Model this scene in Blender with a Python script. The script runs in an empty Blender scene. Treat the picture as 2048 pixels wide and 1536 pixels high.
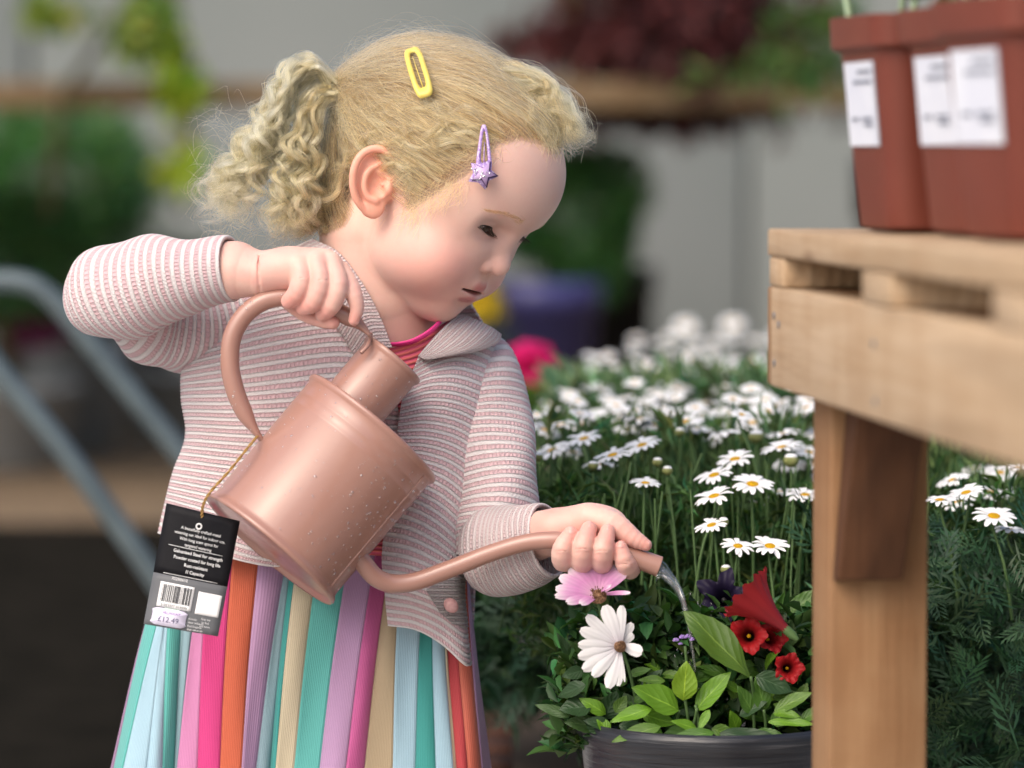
import bpy, bmesh, math, random
import numpy as np
from mathutils import Vector, Matrix
R_ = math.radians
rng = np.random.default_rng(7)
random.seed(7)
scene = bpy.context.scene
C = scene.collection

# ------------------------------------------------------------------ camera
LENS, SENSOR = 135.0, 36.0
FPX = 2048 * LENS / SENSOR            # focal length in photograph pixels
D0 = 2.74                             # distance of the child, metres
KM = D0 / FPX                         # metres per photograph pixel there
CAM_H, PITCH = 0.85, math.atan(448 / FPX)
cam_d = bpy.data.cameras.new('camera'); cam = bpy.data.objects.new('camera', cam_d); C.objects.link(cam)
cam_d.lens = LENS; cam_d.sensor_width = SENSOR; cam_d.clip_end = 500
cam.location = (0, 0, CAM_H); cam.rotation_euler = (math.pi / 2 - PITCH, 0, 0)
cam_d.dof.use_dof = True; cam_d.dof.focus_distance = D0 - 150 * KM; cam_d.dof.aperture_fstop = 4.3
scene.camera = cam
CR = np.array([1.0, 0, 0]); CF = np.array([0, math.cos(PITCH), -math.sin(PITCH)]); CU = np.array([0, math.sin(PITCH), math.cos(PITCH)])
CO = np.array([0, 0, CAM_H])

# ------------------------------------------------------------------ world, sun, exposure
world = bpy.data.worlds.new('World'); scene.world = world; world.use_nodes = True
SUN_EL, SUN_AZ = 52, -58              # azimuth measured from +Y towards +X
nt = world.node_tree; sky = nt.nodes.new('ShaderNodeTexSky'); sky.sky_type = 'NISHITA'; sky.sun_disc = False
sky.sun_elevation = R_(SUN_EL); sky.sun_rotation = R_(180 + 42); sky.air_density = 1.0; sky.dust_density = 5.5; sky.ozone_density = 1.0
nt.links.new(sky.outputs[0], nt.nodes['Background'].inputs[0]); nt.nodes['Background'].inputs[1].default_value = 0.15
sun_d = bpy.data.lights.new('sun', 'SUN'); sun = bpy.data.objects.new('sun', sun_d); C.objects.link(sun)
sun_d.energy = 0.9; sun_d.angle = R_(65); sun_d.color = (1.0, 0.96, 0.9)
_sd = Vector((-0.60, -0.80, 1.05)).normalized()   # towards the light: left, camera side, high
sun.rotation_euler = _sd.to_track_quat('Z', 'Y').to_euler()
sky.sun_elevation = math.asin(_sd.z); sky.sun_rotation = math.atan2(_sd.x, _sd.y)
scene.view_settings.view_transform = 'Standard'; scene.view_settings.look = 'None'
scene.view_settings.gamma = 1.0; scene.view_settings.use_curve_mapping = False
scene.view_settings.exposure = 0.62
scene.render.engine = 'CYCLES'
cy = scene.cycles
cy.use_denoising = True; cy.max_bounces = 8; cy.diffuse_bounces = 3; cy.glossy_bounces = 3; cy.transmission_bounces = 6; cy.transparent_max_bounces = 12
cy.caustics_reflective = False; cy.caustics_refractive = False
try: cy.denoiser = 'OPENIMAGEDENOISE'
except Exception: pass

# ------------------------------------------------------------------ pixel helpers
def P(px, py, w=0.0):
    """photograph pixel + depth w (pixels towards the camera from the child's plane) -> world point(s)"""
    px = np.asarray(px, float); py = np.asarray(py, float); w = np.asarray(w, float)
    d = D0 - w * KM
    x = (px - 1024) / FPX * d; y = -(py - 768) / FPX * d
    return CO + x[..., None] * CR + y[..., None] * CU + d[..., None] * CF
def PD(px, py, d):
    """photograph pixel at distance d metres -> world point"""
    return P(px, py, (D0 - d) / KM)
def PA(a):
    a = np.asarray(a, float); return P(a[..., 0], a[..., 1], a[..., 2])
def to_px(v):
    v = np.asarray(v, float) - CO
    d = v @ CF
    return np.stack([1024 + (v @ CR) / d * FPX, 768 - (v @ CU) / d * FPX, (D0 - d) / KM], -1)

# ------------------------------------------------------------------ object helpers
def tag(o, label=None, cat=None, group=None, kind=None):
    if label: o['label'] = label
    if cat: o['category'] = cat
    if group: o['group'] = group
    if kind: o['kind'] = kind
    return o
def empty(name, loc=(0, 0, 0), label=None, cat=None, group=None):
    o = bpy.data.objects.new(name, None); C.objects.link(o); o.location = loc; o.empty_display_size = 0.05
    return tag(o, label, cat, group)
def link(name, me, mat=None, parent=None, smooth=True):
    o = bpy.data.objects.new(name, me); C.objects.link(o)
    if mat is not None and not me.materials: me.materials.append(mat)
    if smooth and hasattr(me, 'polygons') and len(me.polygons):
        me.polygons.foreach_set('use_smooth', np.ones(len(me.polygons), bool))
    if parent is not None:
        o.parent = parent; o.matrix_parent_inverse = Matrix.Translation(-Vector(parent.location)) if parent.type == 'EMPTY' and parent.parent is None else Matrix()
    return o
def mesh_np(name, V, Fq):
    """mesh from numpy vertices and a list of face arrays (each n x 3 or n x 4)"""
    me = bpy.data.meshes.new(name)
    if not isinstance(Fq, (list, tuple)): Fq = [Fq]
    Fq = [np.asarray(f, np.int32) for f in Fq if len(f)]
    V = np.asarray(V, np.float32)
    me.vertices.add(len(V)); me.vertices.foreach_set('co', V.ravel())
    nl = sum(f.size for f in Fq); npoly = sum(len(f) for f in Fq)
    me.loops.add(nl); me.loops.foreach_set('vertex_index', np.concatenate([f.ravel() for f in Fq]))
    me.polygons.add(npoly)
    tot = np.concatenate([np.full(len(f), f.shape[1], np.int32) for f in Fq])
    me.polygons.foreach_set('loop_start', np.concatenate([[0], np.cumsum(tot)[:-1]]).astype(np.int32))
    try: me.polygons.foreach_set('loop_total', tot)
    except Exception: pass
    me.update(calc_edges=True); me.validate()
    return me
def mesh_py(name, V, F):
    me = bpy.data.meshes.new(name); me.from_pydata([tuple(map(float, v)) for v in V], [], [tuple(f) for f in F]); me.update(); return me
def set_col(me, name, col):
    a = me.color_attributes.new(name, 'FLOAT_COLOR', 'POINT')
    c = np.ones((len(me.vertices), 4), np.float32); c[:, :3] = col[:, :3]
    a.data.foreach_set('color', c.ravel())
def set_uv(me, uv):
    l = me.uv_layers.new(name='UVMap'); vi = np.empty(len(me.loops), np.int32); me.loops.foreach_get('vertex_index', vi)
    l.data.foreach_set('uv', np.asarray(uv, np.float32)[vi].ravel())
class MB:
    """collects pieces of ONE part"""
    def __init__(s): s.V = []; s.F3 = []; s.F4 = []; s.n = 0; s.c = []; s.uv = []
    def add(s, V, F, col=None, uv=None):
        V = np.asarray(V, float); F = np.asarray(F, np.int64)
        if F.shape[1] == 3: s.F3.append(F + s.n)
        else: s.F4.append(F + s.n)
        s.V.append(V); s.n += len(V)
        if col is not None: s.c.append(np.broadcast_to(np.asarray(col, float), (len(V), 3)))
        if uv is not None: s.uv.append(np.asarray(uv, float))
        return s
    def box(s, c, h, ax=None):
        c = np.asarray(c, float); ax = np.eye(3) if ax is None else np.asarray(ax, float)
        q = np.array([[-1, -1, -1], [1, -1, -1], [1, 1, -1], [-1, 1, -1], [-1, -1, 1], [1, -1, 1], [1, 1, 1], [-1, 1, 1]], float) * np.asarray(h, float)
        s.add(c + q @ ax, [[0, 3, 2, 1], [4, 5, 6, 7], [0, 1, 5, 4], [1, 2, 6, 5], [2, 3, 7, 6], [3, 0, 4, 7]]); return s
    def mesh(s, name):
        F = []
        if s.F3: F.append(np.concatenate(s.F3))
        if s.F4: F.append(np.concatenate(s.F4))
        me = mesh_np(name, np.concatenate(s.V), F)
        if s.c: set_col(me, 'Col', np.concatenate(s.c))
        if s.uv: set_uv(me, np.concatenate(s.uv))
        return me
    def build(s, name, mat, parent=None, smooth=True): return link(name, s.mesh(name), mat, parent, smooth)
def bevel(o, w, seg=2, ang=35):
    m = o.modifiers.new('bevel', 'BEVEL'); m.width = w; m.segments = seg; m.limit_method = 'ANGLE'; m.angle_limit = R_(ang); return o
def spline(pts, n, closed=False):
    """Catmull-Rom through pts (k x m) resampled to n points, uniform in parameter"""
    p = np.asarray(pts, float); k = len(p)
    if k == 2: return p[0] + (p[1] - p[0]) * np.linspace(0, 1, n)[:, None]
    q = np.vstack([2 * p[0] - p[1], p, 2 * p[-1] - p[-2]])
    t = np.linspace(0, k - 1, n); i = np.minimum(t.astype(int), k - 2); f = (t - i)[:, None]
    a, b, c, d = q[i], q[i + 1], q[i + 2], q[i + 3]
    return 0.5 * (2 * b + (c - a) * f + (2 * a - 5 * b + 4 * c - d) * f ** 2 + (3 * b - a - 3 * c + d) * f ** 3)
def arclen(p, n):
    s = np.concatenate([[0], np.cumsum(np.linalg.norm(np.diff(p[:, :3], axis=0), axis=1))]); t = np.linspace(0, s[-1], n)
    return np.stack([np.interp(t, s, p[:, j]) for j in range(p.shape[1])], 1)
def frames(p, up=(0, 0, 1)):
    t = np.gradient(p, axis=0); t /= np.linalg.norm(t, axis=1)[:, None] + 1e-12
    u = np.asarray(up, float)
    if abs(t[0] @ u) > 0.9: u = np.array([1.0, 0, 0])
    n0 = u - t[0] * (t[0] @ u); n0 /= np.linalg.norm(n0); N = [n0]
    for i in range(1, len(p)):
        v = N[-1] - t[i] * (t[i] @ N[-1]); N.append(v / (np.linalg.norm(v) + 1e-12))
    N = np.array(N); return t, N, np.cross(t, N)
def grid_faces(nr, nc, wrap=False):
    i = np.arange(nr - 1)[:, None]; j = np.arange(nc if wrap else nc - 1)[None, :]; j2 = (j + 1) % nc
    return np.stack([i * nc + j, i * nc + j2, (i + 1) * nc + j2, (i + 1) * nc + j], -1).reshape(-1, 4)
def tube(p, r, seg=10, cap=True, flat=None, up=(0, 0, 1)):
    """tube along p (n x 3) with radii r; flat = (n) squash of the binormal"""
    p = np.asarray(p, float); n = len(p); r = np.broadcast_to(np.asarray(r, float), (n,)); t, N, B = frames(p, up)
    a = np.linspace(0, 2 * np.pi, seg, endpoint=False); fl = np.ones(n) if flat is None else np.broadcast_to(flat, (n,))
    V = p[:, None] + r[:, None, None] * (np.cos(a)[None, :, None] * N[:, None] + fl[:, None, None] * np.sin(a)[None, :, None] * B[:, None])
    V = V.reshape(-1, 3); F = grid_faces(n, seg, True)
    if cap:
        V = np.vstack([V, p[0], p[-1]]); j = np.arange(seg); j2 = (j + 1) % seg
        c0 = np.stack([np.full(seg, n * seg), j2, j, j2], 1); c1 = np.stack([np.full(seg, n * seg + 1), (n - 1) * seg + j, (n - 1) * seg + j2, (n - 1) * seg + j2], 1)
        return V, F, np.concatenate([c0[:, :3], c1[:, :3]])
    return V, F, np.zeros((0, 3), int)
def add_tube(mb, p, r, seg=10, cap=True, flat=None, col=None, up=(0, 0, 1)):
    V, F, T = tube(p, r, seg, cap, flat, up); n0 = mb.n
    mb.add(V, F, col)
    if len(T): mb.F3.append(T + n0)
    return mb
def lathe(prof, seg=32):
    """profile list (r, h) round +Z -> V, F quads"""
    pr = np.asarray(prof, float); a = np.linspace(0, 2 * np.pi, seg, endpoint=False)
    V = np.stack([pr[:, 0, None] * np.cos(a), pr[:, 0, None] * np.sin(a), np.broadcast_to(pr[:, 1, None], (len(pr), seg))], -1).reshape(-1, 3)
    return V, grid_faces(len(pr), seg, True)
def basis(z, x=None):
    """rows: x, y, z axes with z along the given vector"""
    z = np.asarray(z, float); z = z / np.linalg.norm(z)
    x = np.array([1.0, 0, 0]) if x is None else np.asarray(x, float)
    if abs(x @ z) > 0.95: x = np.array([0, 1.0, 0])
    x = x - z * (x @ z); x /= np.linalg.norm(x); return np.array([x, np.cross(z, x), z])
def copy_tree(o, parent=None):
    c = o.copy(); C.objects.link(c); c.parent = parent
    for ch in o.children: copy_tree(ch, c)
    return c

# ------------------------------------------------------------------ materials
MATS = {}
def mat(name, col, rough=0.6, spec=0.5, **kw):
    m = bpy.data.materials.new(name); m.use_nodes = True; b = m.node_tree.nodes['Principled BSDF']
    b.inputs['Base Color'].default_value = (*col, 1); b.inputs['Roughness'].default_value = rough; b.inputs['Specular IOR Level'].default_value = spec
    for k, v in kw.items(): b.inputs[k.replace('_', ' ')].default_value = v
    MATS[name] = m; return m
class NG:
    """tiny node helper"""
    def __init__(s, m): s.m = m; s.t = m.node_tree; s.b = s.t.nodes['Principled BSDF']
    def n(s, ty, **kw):
        o = s.t.nodes.new('ShaderNode' + ty)
        for k, v in kw.items():
            if hasattr(o, k): setattr(o, k, v)
            else: o.inputs[k.replace('_', ' ')].default_value = v
        return o
    def l(s, a, b): s.t.links.new(a, b); return s
    def math(s, op, a, b=None, c=None):
        o = s.t.nodes.new('ShaderNodeMath'); o.operation = op
        for i, v in enumerate((a, b, c)):
            if v is None: continue
            if isinstance(v, (int, float)): o.inputs[i].default_value = v
            else: s.l(v, o.inputs[i])
        return o.outputs[0]
    def ramp(s, fac, stops):
        r = s.t.nodes.new('ShaderNodeValToRGB'); e = r.color_ramp.elements
        while len(e) < len(stops): e.new(0.5)
        for i, (p, c) in enumerate(stops): e[i].position = p; e[i].color = (*c, 1)
        s.l(fac, r.inputs[0]); return r.outputs[0]
    def mix(s, f, a, b, mode='MIX'):
        o = s.t.nodes.new('ShaderNodeMix'); o.data_type = 'RGBA'; o.blend_type = mode
        for sock, v in ((o.inputs[0], f), (o.inputs[6], a), (o.inputs[7], b)):
            if isinstance(v, (int, float)): sock.default_value = v
            elif isinstance(v, tuple): sock.default_value = (*v, 1)
            else: s.l(v, sock)
        return o.outputs[2]
    def noise(s, scale, detail=3, vec=None, rough=0.5, dist=0.0):
        o = s.n('TexNoise'); o.inputs['Scale'].default_value = scale; o.inputs['Detail'].default_value = detail; o.inputs['Roughness'].default_value = rough; o.inputs['Distortion'].default_value = dist
        if vec is not None: s.l(vec, o.inputs['Vector'])
        return o.outputs[0]
    def bump(s, h, strength=0.3, dist=0.01):
        o = s.n('Bump'); o.inputs['Strength'].default_value = strength; o.inputs['Distance'].default_value = dist; s.l(h, o.inputs['Height']); s.l(o.outputs[0], s.b.inputs['Normal']); return o
    def obj(s): return s.n('TexCoord').outputs['Object']
    def uv(s): return s.n('TexCoord').outputs['UV']
    def sep(s, v): o = s.n('SeparateXYZ'); s.l(v, o.inputs[0]); return o.outputs
def mat_var(name, c1, c2, scale=20, rough=0.6, spec=0.4, bump=0.0, bscale=None, detail=4, dist=0.004, **kw):
    """two-tone noise material with optional bump"""
    m = mat(name, c1, rough, spec, **kw); g = NG(m); o = g.obj()
    g.l(g.mix(g.ramp(g.noise(scale, detail, o), [(0.35, (0, 0, 0)), (0.65, (1, 1, 1))]), c1, c2), g.b.inputs['Base Color'])
    if bump: g.bump(g.noise(bscale or scale * 4, 5, o), bump, dist)
    return m
def mat_attr(name, rough=0.5, spec=0.4, **kw):
    m = mat(name, (1, 1, 1), rough, spec, **kw); g = NG(m); a = g.n('VertexColor'); a.layer_name = 'Col'; g.l(a.outputs[0], g.b.inputs['Base Color']); return m

# ------------------------------------------------------------------ signed-distance modelling (continuous bodies)
def smin(a, b, k):
    h = np.maximum(k - np.abs(a - b), 0) / k; return np.minimum(a, b) - h * h * k * 0.25
def smax(a, b, k): return -smin(-a, -b, k)
def ell(p, c, r):
    q = (p - np.asarray(c, np.float32)) / np.asarray(r, np.float32); k0 = np.sqrt((q * q).sum(-1)); q2 = q / np.asarray(r, np.float32); k1 = np.sqrt((q2 * q2).sum(-1)) + 1e-9
    return k0 * (k0 - 1) / k1
def cap(p, a, b, ra, rb):
    a = np.asarray(a, np.float32); ab = np.asarray(b, np.float32) - a; t = np.clip(((p - a) @ ab) / (ab @ ab), 0, 1)
    q = p - a - t[..., None] * ab; return np.sqrt((q * q).sum(-1)) - (ra + t * (rb - ra))
def chain(p, pts, k=None):
    """pts rows: x y z r"""
    d = None
    if k: pts = spline(pts, len(pts) * 3 - 2)
    for i in range(len(pts) - 1):
        e = cap(p, pts[i][:3], pts[i + 1][:3], pts[i][3], pts[i + 1][3]); d = e if d is None else np.minimum(d, e)
    return d
def surface(f, lo, hi, vox, blk=8, slack=1.25):
    lo = np.asarray(lo, float); n = np.ceil((np.asarray(hi, float) - lo) / vox / blk).astype(int) * blk + 1
    D = np.empty(n, np.float32)
    nb = (n - 1) // blk
    bi = np.stack(np.meshgrid(*[np.arange(k) for k in nb], indexing='ij'), -1).reshape(-1, 3)
    cc = (lo + (bi + 0.5) * blk * vox).astype(np.float32); dc = f(cc)
    near = np.abs(dc) < blk * vox * 0.87 * slack
    big = np.where(dc < 0, -1e3, 1e3).astype(np.float32).reshape(nb)
    D[:-1, :-1, :-1] = np.repeat(np.repeat(np.repeat(big, blk, 0), blk, 1), blk, 2); D[-1] = D[-2]; D[:, -1] = D[:, -2]; D[:, :, -1] = D[:, :, -2]
    off = np.stack(np.meshgrid(*[np.arange(blk + 1)] * 3, indexing='ij'), -1).reshape(-1, 3)
    nbk = bi[near]
    for s in range(0, len(nbk), 600):
        idx = (nbk[s:s + 600, None] * blk + off[None]).reshape(-1, 3)
        D[idx[:, 0], idx[:, 1], idx[:, 2]] = f((lo + idx * vox).astype(np.float32))
    S = D < 0
    cnt = np.zeros(np.array(n) - 1, np.uint8)
    cor = [(i, j, k) for i in (0, 1) for j in (0, 1) for k in (0, 1)]
    for i, j, k in cor: cnt += S[i:n[0] - 1 + i, j:n[1] - 1 + j, k:n[2] - 1 + k]
    act = np.argwhere((cnt > 0) & (cnt < 8)); vid = np.full(np.array(n) - 1, -1, np.int32); vid[act[:, 0], act[:, 1], act[:, 2]] = np.arange(len(act))
    acc = np.zeros((len(act), 3)); num = np.zeros(len(act))
    cor = np.array(cor)
    for a in range(8):
        for b in range(a + 1, 8):
            if np.abs(cor[a] - cor[b]).sum() != 1: continue
            ia = act + cor[a]; ib = act + cor[b]; da = D[ia[:, 0], ia[:, 1], ia[:, 2]]; db = D[ib[:, 0], ib[:, 1], ib[:, 2]]
            m = (da < 0) != (db < 0); t = np.where(m, da / np.where(m, da - db, 1), 0)
            acc += np.where(m[:, None], cor[a] + t[:, None] * (cor[b] - cor[a]), 0); num += m
    V = lo + (act + acc / num[:, None]) * vox
    Q = []
    for ax in range(3):
        sl0 = [slice(None)] * 3; sl1 = [slice(None)] * 3; sl0[ax] = slice(0, -1); sl1[ax] = slice(1, None)
        A, B = S[tuple(sl0)], S[tuple(sl1)]; e = np.argwhere(A != B); o1, o2 = [(1, 2), (2, 0), (0, 1)][ax]
        e = e[(e[:, o1] > 0) & (e[:, o2] > 0) & (e[:, o1] < n[o1] - 1) & (e[:, o2] < n[o2] - 1)]
        fl = A[e[:, 0], e[:, 1], e[:, 2]]
        u1 = np.zeros(3, int); u1[o1] = 1; u2 = np.zeros(3, int); u2[o2] = 1
        g = lambda q: vid[q[:, 0], q[:, 1], q[:, 2]]
        q = np.stack([g(e - u1 - u2), g(e - u2), g(e), g(e - u1)], 1)
        Q.append(np.where(fl[:, None], q, q[:, ::-1]))
    Q = np.concatenate(Q); Q = Q[(Q >= 0).all(1)]
    for _ in range(2):
        Vf = V.astype(np.float32); d = f(Vf); h = vox * 0.3
        G = np.stack([f(Vf + np.float32(h) * np.eye(3, dtype=np.float32)[i]) - f(Vf - np.float32(h) * np.eye(3, dtype=np.float32)[i]) for i in range(3)], 1) / (2 * h)
        g2 = (G * G).sum(1) + 1e-6; st = (d / g2)[:, None] * G; ln = np.linalg.norm(st, axis=1, keepdims=True); V = V - st * np.minimum(1, vox * 0.6 / (ln + 1e-9))
    return V, Q
def noise3(p, f, seed=0):
    """cheap smooth pseudo-noise"""
    r = np.random.default_rng(seed); o = np.zeros(p.shape[:-1])
    for i in range(5):
        k = r.normal(0, f, 3); o += np.sin(p @ k + r.uniform(0, 6.28))
    return o / 2.5
def in_poly(x, y, poly):
    poly = np.asarray(poly, float); ins = np.zeros(x.shape, bool); j = len(poly) - 1
    for i in range(len(poly)):
        xi, yi = poly[i]; xj, yj = poly[j]
        c = ((yi > y) != (yj > y)) & (x < (xj - xi) * (y - yi) / (yj - yi + 1e-9) + xi); ins ^= c; j = i
    return ins
# hair-like strands as a Curves object (one part)
def strands(name, pts, rad, m, parent=None, col=None):
    """pts: list of (n x 3) arrays, rad: list of radii arrays"""
    cu = bpy.data.hair_curves.new(name); cu.add_curves([len(p) for p in pts])
    cu.attributes['position'].data.foreach_set('vector', np.concatenate(pts).astype(np.float32).ravel())
    ra = cu.attributes.get('radius') or cu.attributes.new('radius', 'FLOAT', 'POINT')
    ra.data.foreach_set('value', np.concatenate(rad).astype(np.float32))
    if col is not None:
        a = cu.attributes.new('tone', 'FLOAT', 'CURVE'); a.data.foreach_set('value', np.asarray(col, np.float32))
    cu.materials.append(m)
    o = bpy.data.objects.new(name, cu); C.objects.link(o)
    if parent is not None: o.parent = parent; o.matrix_parent_inverse = Matrix.Translation(-Vector(parent.location))
    return o
# ================================================================== setting
def leaf_mesh(L=1.0, W=0.4, n=5, curl=0.25, fold=0.18, tip=1.0):
    """leaf along +X, face up +Z, real outline with a fold along the midrib"""
    t = np.linspace(0, 1, n + 1); w = W * np.sin(np.pi * np.clip(t ** 0.8, 0, 1)) ** 0.8 * 0.5; w[0] = W * 0.04; w[-1] = 0.002
    V = []; F = []
    for i in range(n + 1):
        z = -curl * t[i] ** 2 * L
        V += [(t[i] * L, -w[i], z + fold * w[i] * 2), (t[i] * L, 0, z), (t[i] * L, w[i], z + fold * w[i] * 2)]
    F = []
    for i in range(n):
        a = i * 3; F += [(a, a + 3, a + 4, a + 1), (a + 1, a + 4, a + 5, a + 2)]
    return np.array(V), np.array(F)
def scatter_leaves(mb, pos, dirs, L, W, cols, rngx, n=2, curl=0.25):
    """many small leaves in one stuff mesh (vectorised)"""
    V0, F0 = leaf_mesh(1, 1, n, curl, 0.15); k = len(V0); N = len(pos)
    d = dirs / (np.linalg.norm(dirs, axis=1, keepdims=True) + 1e-9); up = rngx.normal(0, 1, (N, 3)) * 0.6 + [0, 0, 1]
    y = np.cross(up, d); y /= np.linalg.norm(y, axis=1, keepdims=True) + 1e-9; z = np.cross(d, y)
    L = np.broadcast_to(L, (N,)); W = np.broadcast_to(W, (N,))
    V = pos[:, None] + V0[None, :, 0, None] * (L[:, None, None] * d[:, None]) + V0[None, :, 1, None] * (W[:, None, None] * y[:, None]) + V0[None, :, 2, None] * (L[:, None, None] * z[:, None])
    F = (F0[None] + (np.arange(N) * k)[:, None, None]).reshape(-1, 4)
    mb.add(V.reshape(-1, 3), F, np.repeat(cols, k, 0)); return mb
def green(rngx, N, c, v=0.35, tilt=0.25):
    c = np.asarray(c); s = np.exp(rngx.normal(0, v, (N, 1))); y = rngx.normal(0, tilt, (N, 1)); return np.clip(c * s * np.concatenate([1 + y, np.ones((N, 1)), 1 - y * 0.5], 1), 0.003, 0.8)
LEAFM = mat_attr('leaf', 0.5, 0.35); LEAFM.node_tree.nodes['Principled BSDF'].inputs['Subsurface Weight'].default_value = 0.0
def trans_leaf(m, f=0.25):
    g = NG(m); a = g.t.nodes.get('Color Attribute') or [n for n in g.t.nodes if n.type == 'VERTEX_COLOR'][0]; tr = g.n('BsdfTranslucent'); mx = g.n('MixShader'); mx.inputs[0].default_value = f
    g.l(g.mix(1.0, a.outputs[0], (1.3, 1.5, 0.6), 'MULTIPLY'), tr.inputs[0]); out = g.t.nodes['Material Output']; g.l(g.b.outputs[0], mx.inputs[1]); g.l(tr.outputs[0], mx.inputs[2]); g.l(mx.outputs[0], out.inputs[0])
trans_leaf(LEAFM)
def struct(name, me, m): o = link(name, me, m, None, False); o['kind'] = 'structure'; return o
GROUND = mat_var('dark_ground', (0.010, 0.0095, 0.008), (0.018, 0.016, 0.013), 9, 1.0, 0.0, 0.5, 60); SANDM = mat_var('sandy_gravel', (0.16, 0.115, 0.075), (0.22, 0.16, 0.105), 14, 0.9, 0.2, 0.8, 160, dist=0.01)
WALLM = mat_var('grey_render', (0.20, 0.225, 0.22), (0.24, 0.26, 0.255), 0.8, 0.85, 0.2, 0.3, 90)
def sheet(x0, x1, y0, y1, z): return mesh_np('sheet', np.array([(x0, y0, z), (x1, y0, z), (x1, y1, z), (x0, y1, z)], float), np.array([[0, 1, 2, 3]]))
struct('ground', sheet(-60, 60, -60, 120, 0.0), GROUND)
BOUNCEM = mat_var('pale_bounce_ground', (0.40, 0.385, 0.36), (0.47, 0.455, 0.43), 3, 0.85, 0.2, 0.4, 80)
struct('bounce_ground', sheet(-9, 9, -12, 5.15, 0.004), BOUNCEM)  # unseen pale ground added to bounce light up onto the face
struct('gravel_path', sheet(-14, 14, 8.9, 12.7, 0.004), SANDM)
wl = empty('garden_wall', (0, 12.9, 0), 'tall grey rendered panel wall closing off the nursery yard', 'wall')
for i in range(8):
    mb = MB(); mb.box((-11.2 + i * 2.4 + 1.19, 12.95, 1.9), (1.19, 0.1, 1.9)); bevel(mb.build('wall_panel', WALLM, wl, False), 0.012)
mb = MB(); mb.box((-1.6, 12.93, 3.84), (9.7, 0.17, 0.04)); mb.build('coping', WALLM, wl, False)
def wood(name, c1, c2, scale=1.0, axis=0, rough=0.7):
    """sawn softwood: long grain, early/late wood bands, knots, weather stains"""
    m = mat(name, c1, rough, 0.25); g = NG(m); mp = g.n('Mapping'); g.l(g.obj(), mp.inputs[0]); sc = [14.0 * scale] * 3; sc[axis] = 0.9 * scale; mp.inputs['Scale'].default_value = sc
    n1 = g.noise(2.2, 6, mp.outputs[0], 0.6, 1.4); n2 = g.noise(16, 5, mp.outputs[0], 0.65)
    wv = g.n('TexWave'); wv.wave_type = 'BANDS'; wv.bands_direction = 'YXZ'[axis] if axis != 2 else 'X'; g.l(mp.outputs[0], wv.inputs['Vector']); wv.inputs['Scale'].default_value = 1.6; wv.inputs['Distortion'].default_value = 9; wv.inputs['Detail'].default_value = 3; wv.inputs['Detail Scale'].default_value = 0.7
    col = g.mix(g.ramp(n1, [(0.3, (0, 0, 0)), (0.62, (1, 1, 1))]), c1, c2); col = g.mix(g.math('MULTIPLY', g.math('POWER', wv.outputs[0], 2.0), 0.38), col, tuple(c * .55 for c in c1)); col = g.mix(g.math('MULTIPLY', n2, 0.55), col, (0.60, 0.48, 0.38), 'MULTIPLY')
    m2 = g.n('Mapping'); g.l(g.obj(), m2.inputs[0]); s2 = [9.0] * 3; s2[axis] = 16.0; s2[2 if axis != 2 else 0] = 3.0; m2.inputs['Scale'].default_value = s2; stn = g.ramp(g.noise(1.0, 4, m2.outputs[0], 0.6), [(0.42, (0, 0, 0)), (0.68, (1, 1, 1))]); col = g.mix(g.math('MULTIPLY', stn, 0.5), col, (0.74, 0.62, 0.50), 'MULTIPLY')
    vo = g.n('TexVoronoi'); mk = g.n('Mapping'); g.l(g.obj(), mk.inputs[0]); s3 = [13.0] * 3; s3[axis] = 5.0; mk.inputs['Scale'].default_value = s3; g.l(mk.outputs[0], vo.inputs['Vector']); vo.inputs['Scale'].default_value = 1.0; kn = g.ramp(vo.outputs['Distance'], [(0.07, (1, 1, 1)), (0.15, (0, 0, 0))]); col = g.mix(g.math('MULTIPLY', kn, 0.75), col, (0.13, 0.06, 0.025))
    g.l(col, g.b.inputs['Base Color']); g.bump(g.math('ADD', n2, g.math('MULTIPLY', wv.outputs[0], .5)), 0.4, 0.002); return m
BENCHW = wood('bench_timber', (0.20, 0.14, 0.075), (0.25, 0.175, 0.10), 0.4)
# staging bench along the wall
bn = empty('display_bench', (0, 9.6, 0), 'long yellowish timber display bench in front of the grey wall', 'bench')
zb = PD(250, 188, 9.6)[2]
for j in range(5):
    mb = MB(); mb.box((0.0, 9.62 + j * 0.22, zb + 0.01), (7.5, 0.10, 0.02)); bevel(mb.build('slat', BENCHW, bn, False), 0.004)
mb = MB(); mb.box((0, 9.5, zb - 0.005), (7.5, 0.019, 0.034)); bevel(mb.build('front_rail', BENCHW, bn, False), 0.004)
for x in (-5, -2.6, -0.2, 2.2, 4.6):
    mb = MB(); mb.box((x, 9.57, (zb - 0.06) / 2), (0.04, 0.04, (zb - 0.06) / 2)); mb.build('leg', BENCHW, bn, False)
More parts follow.
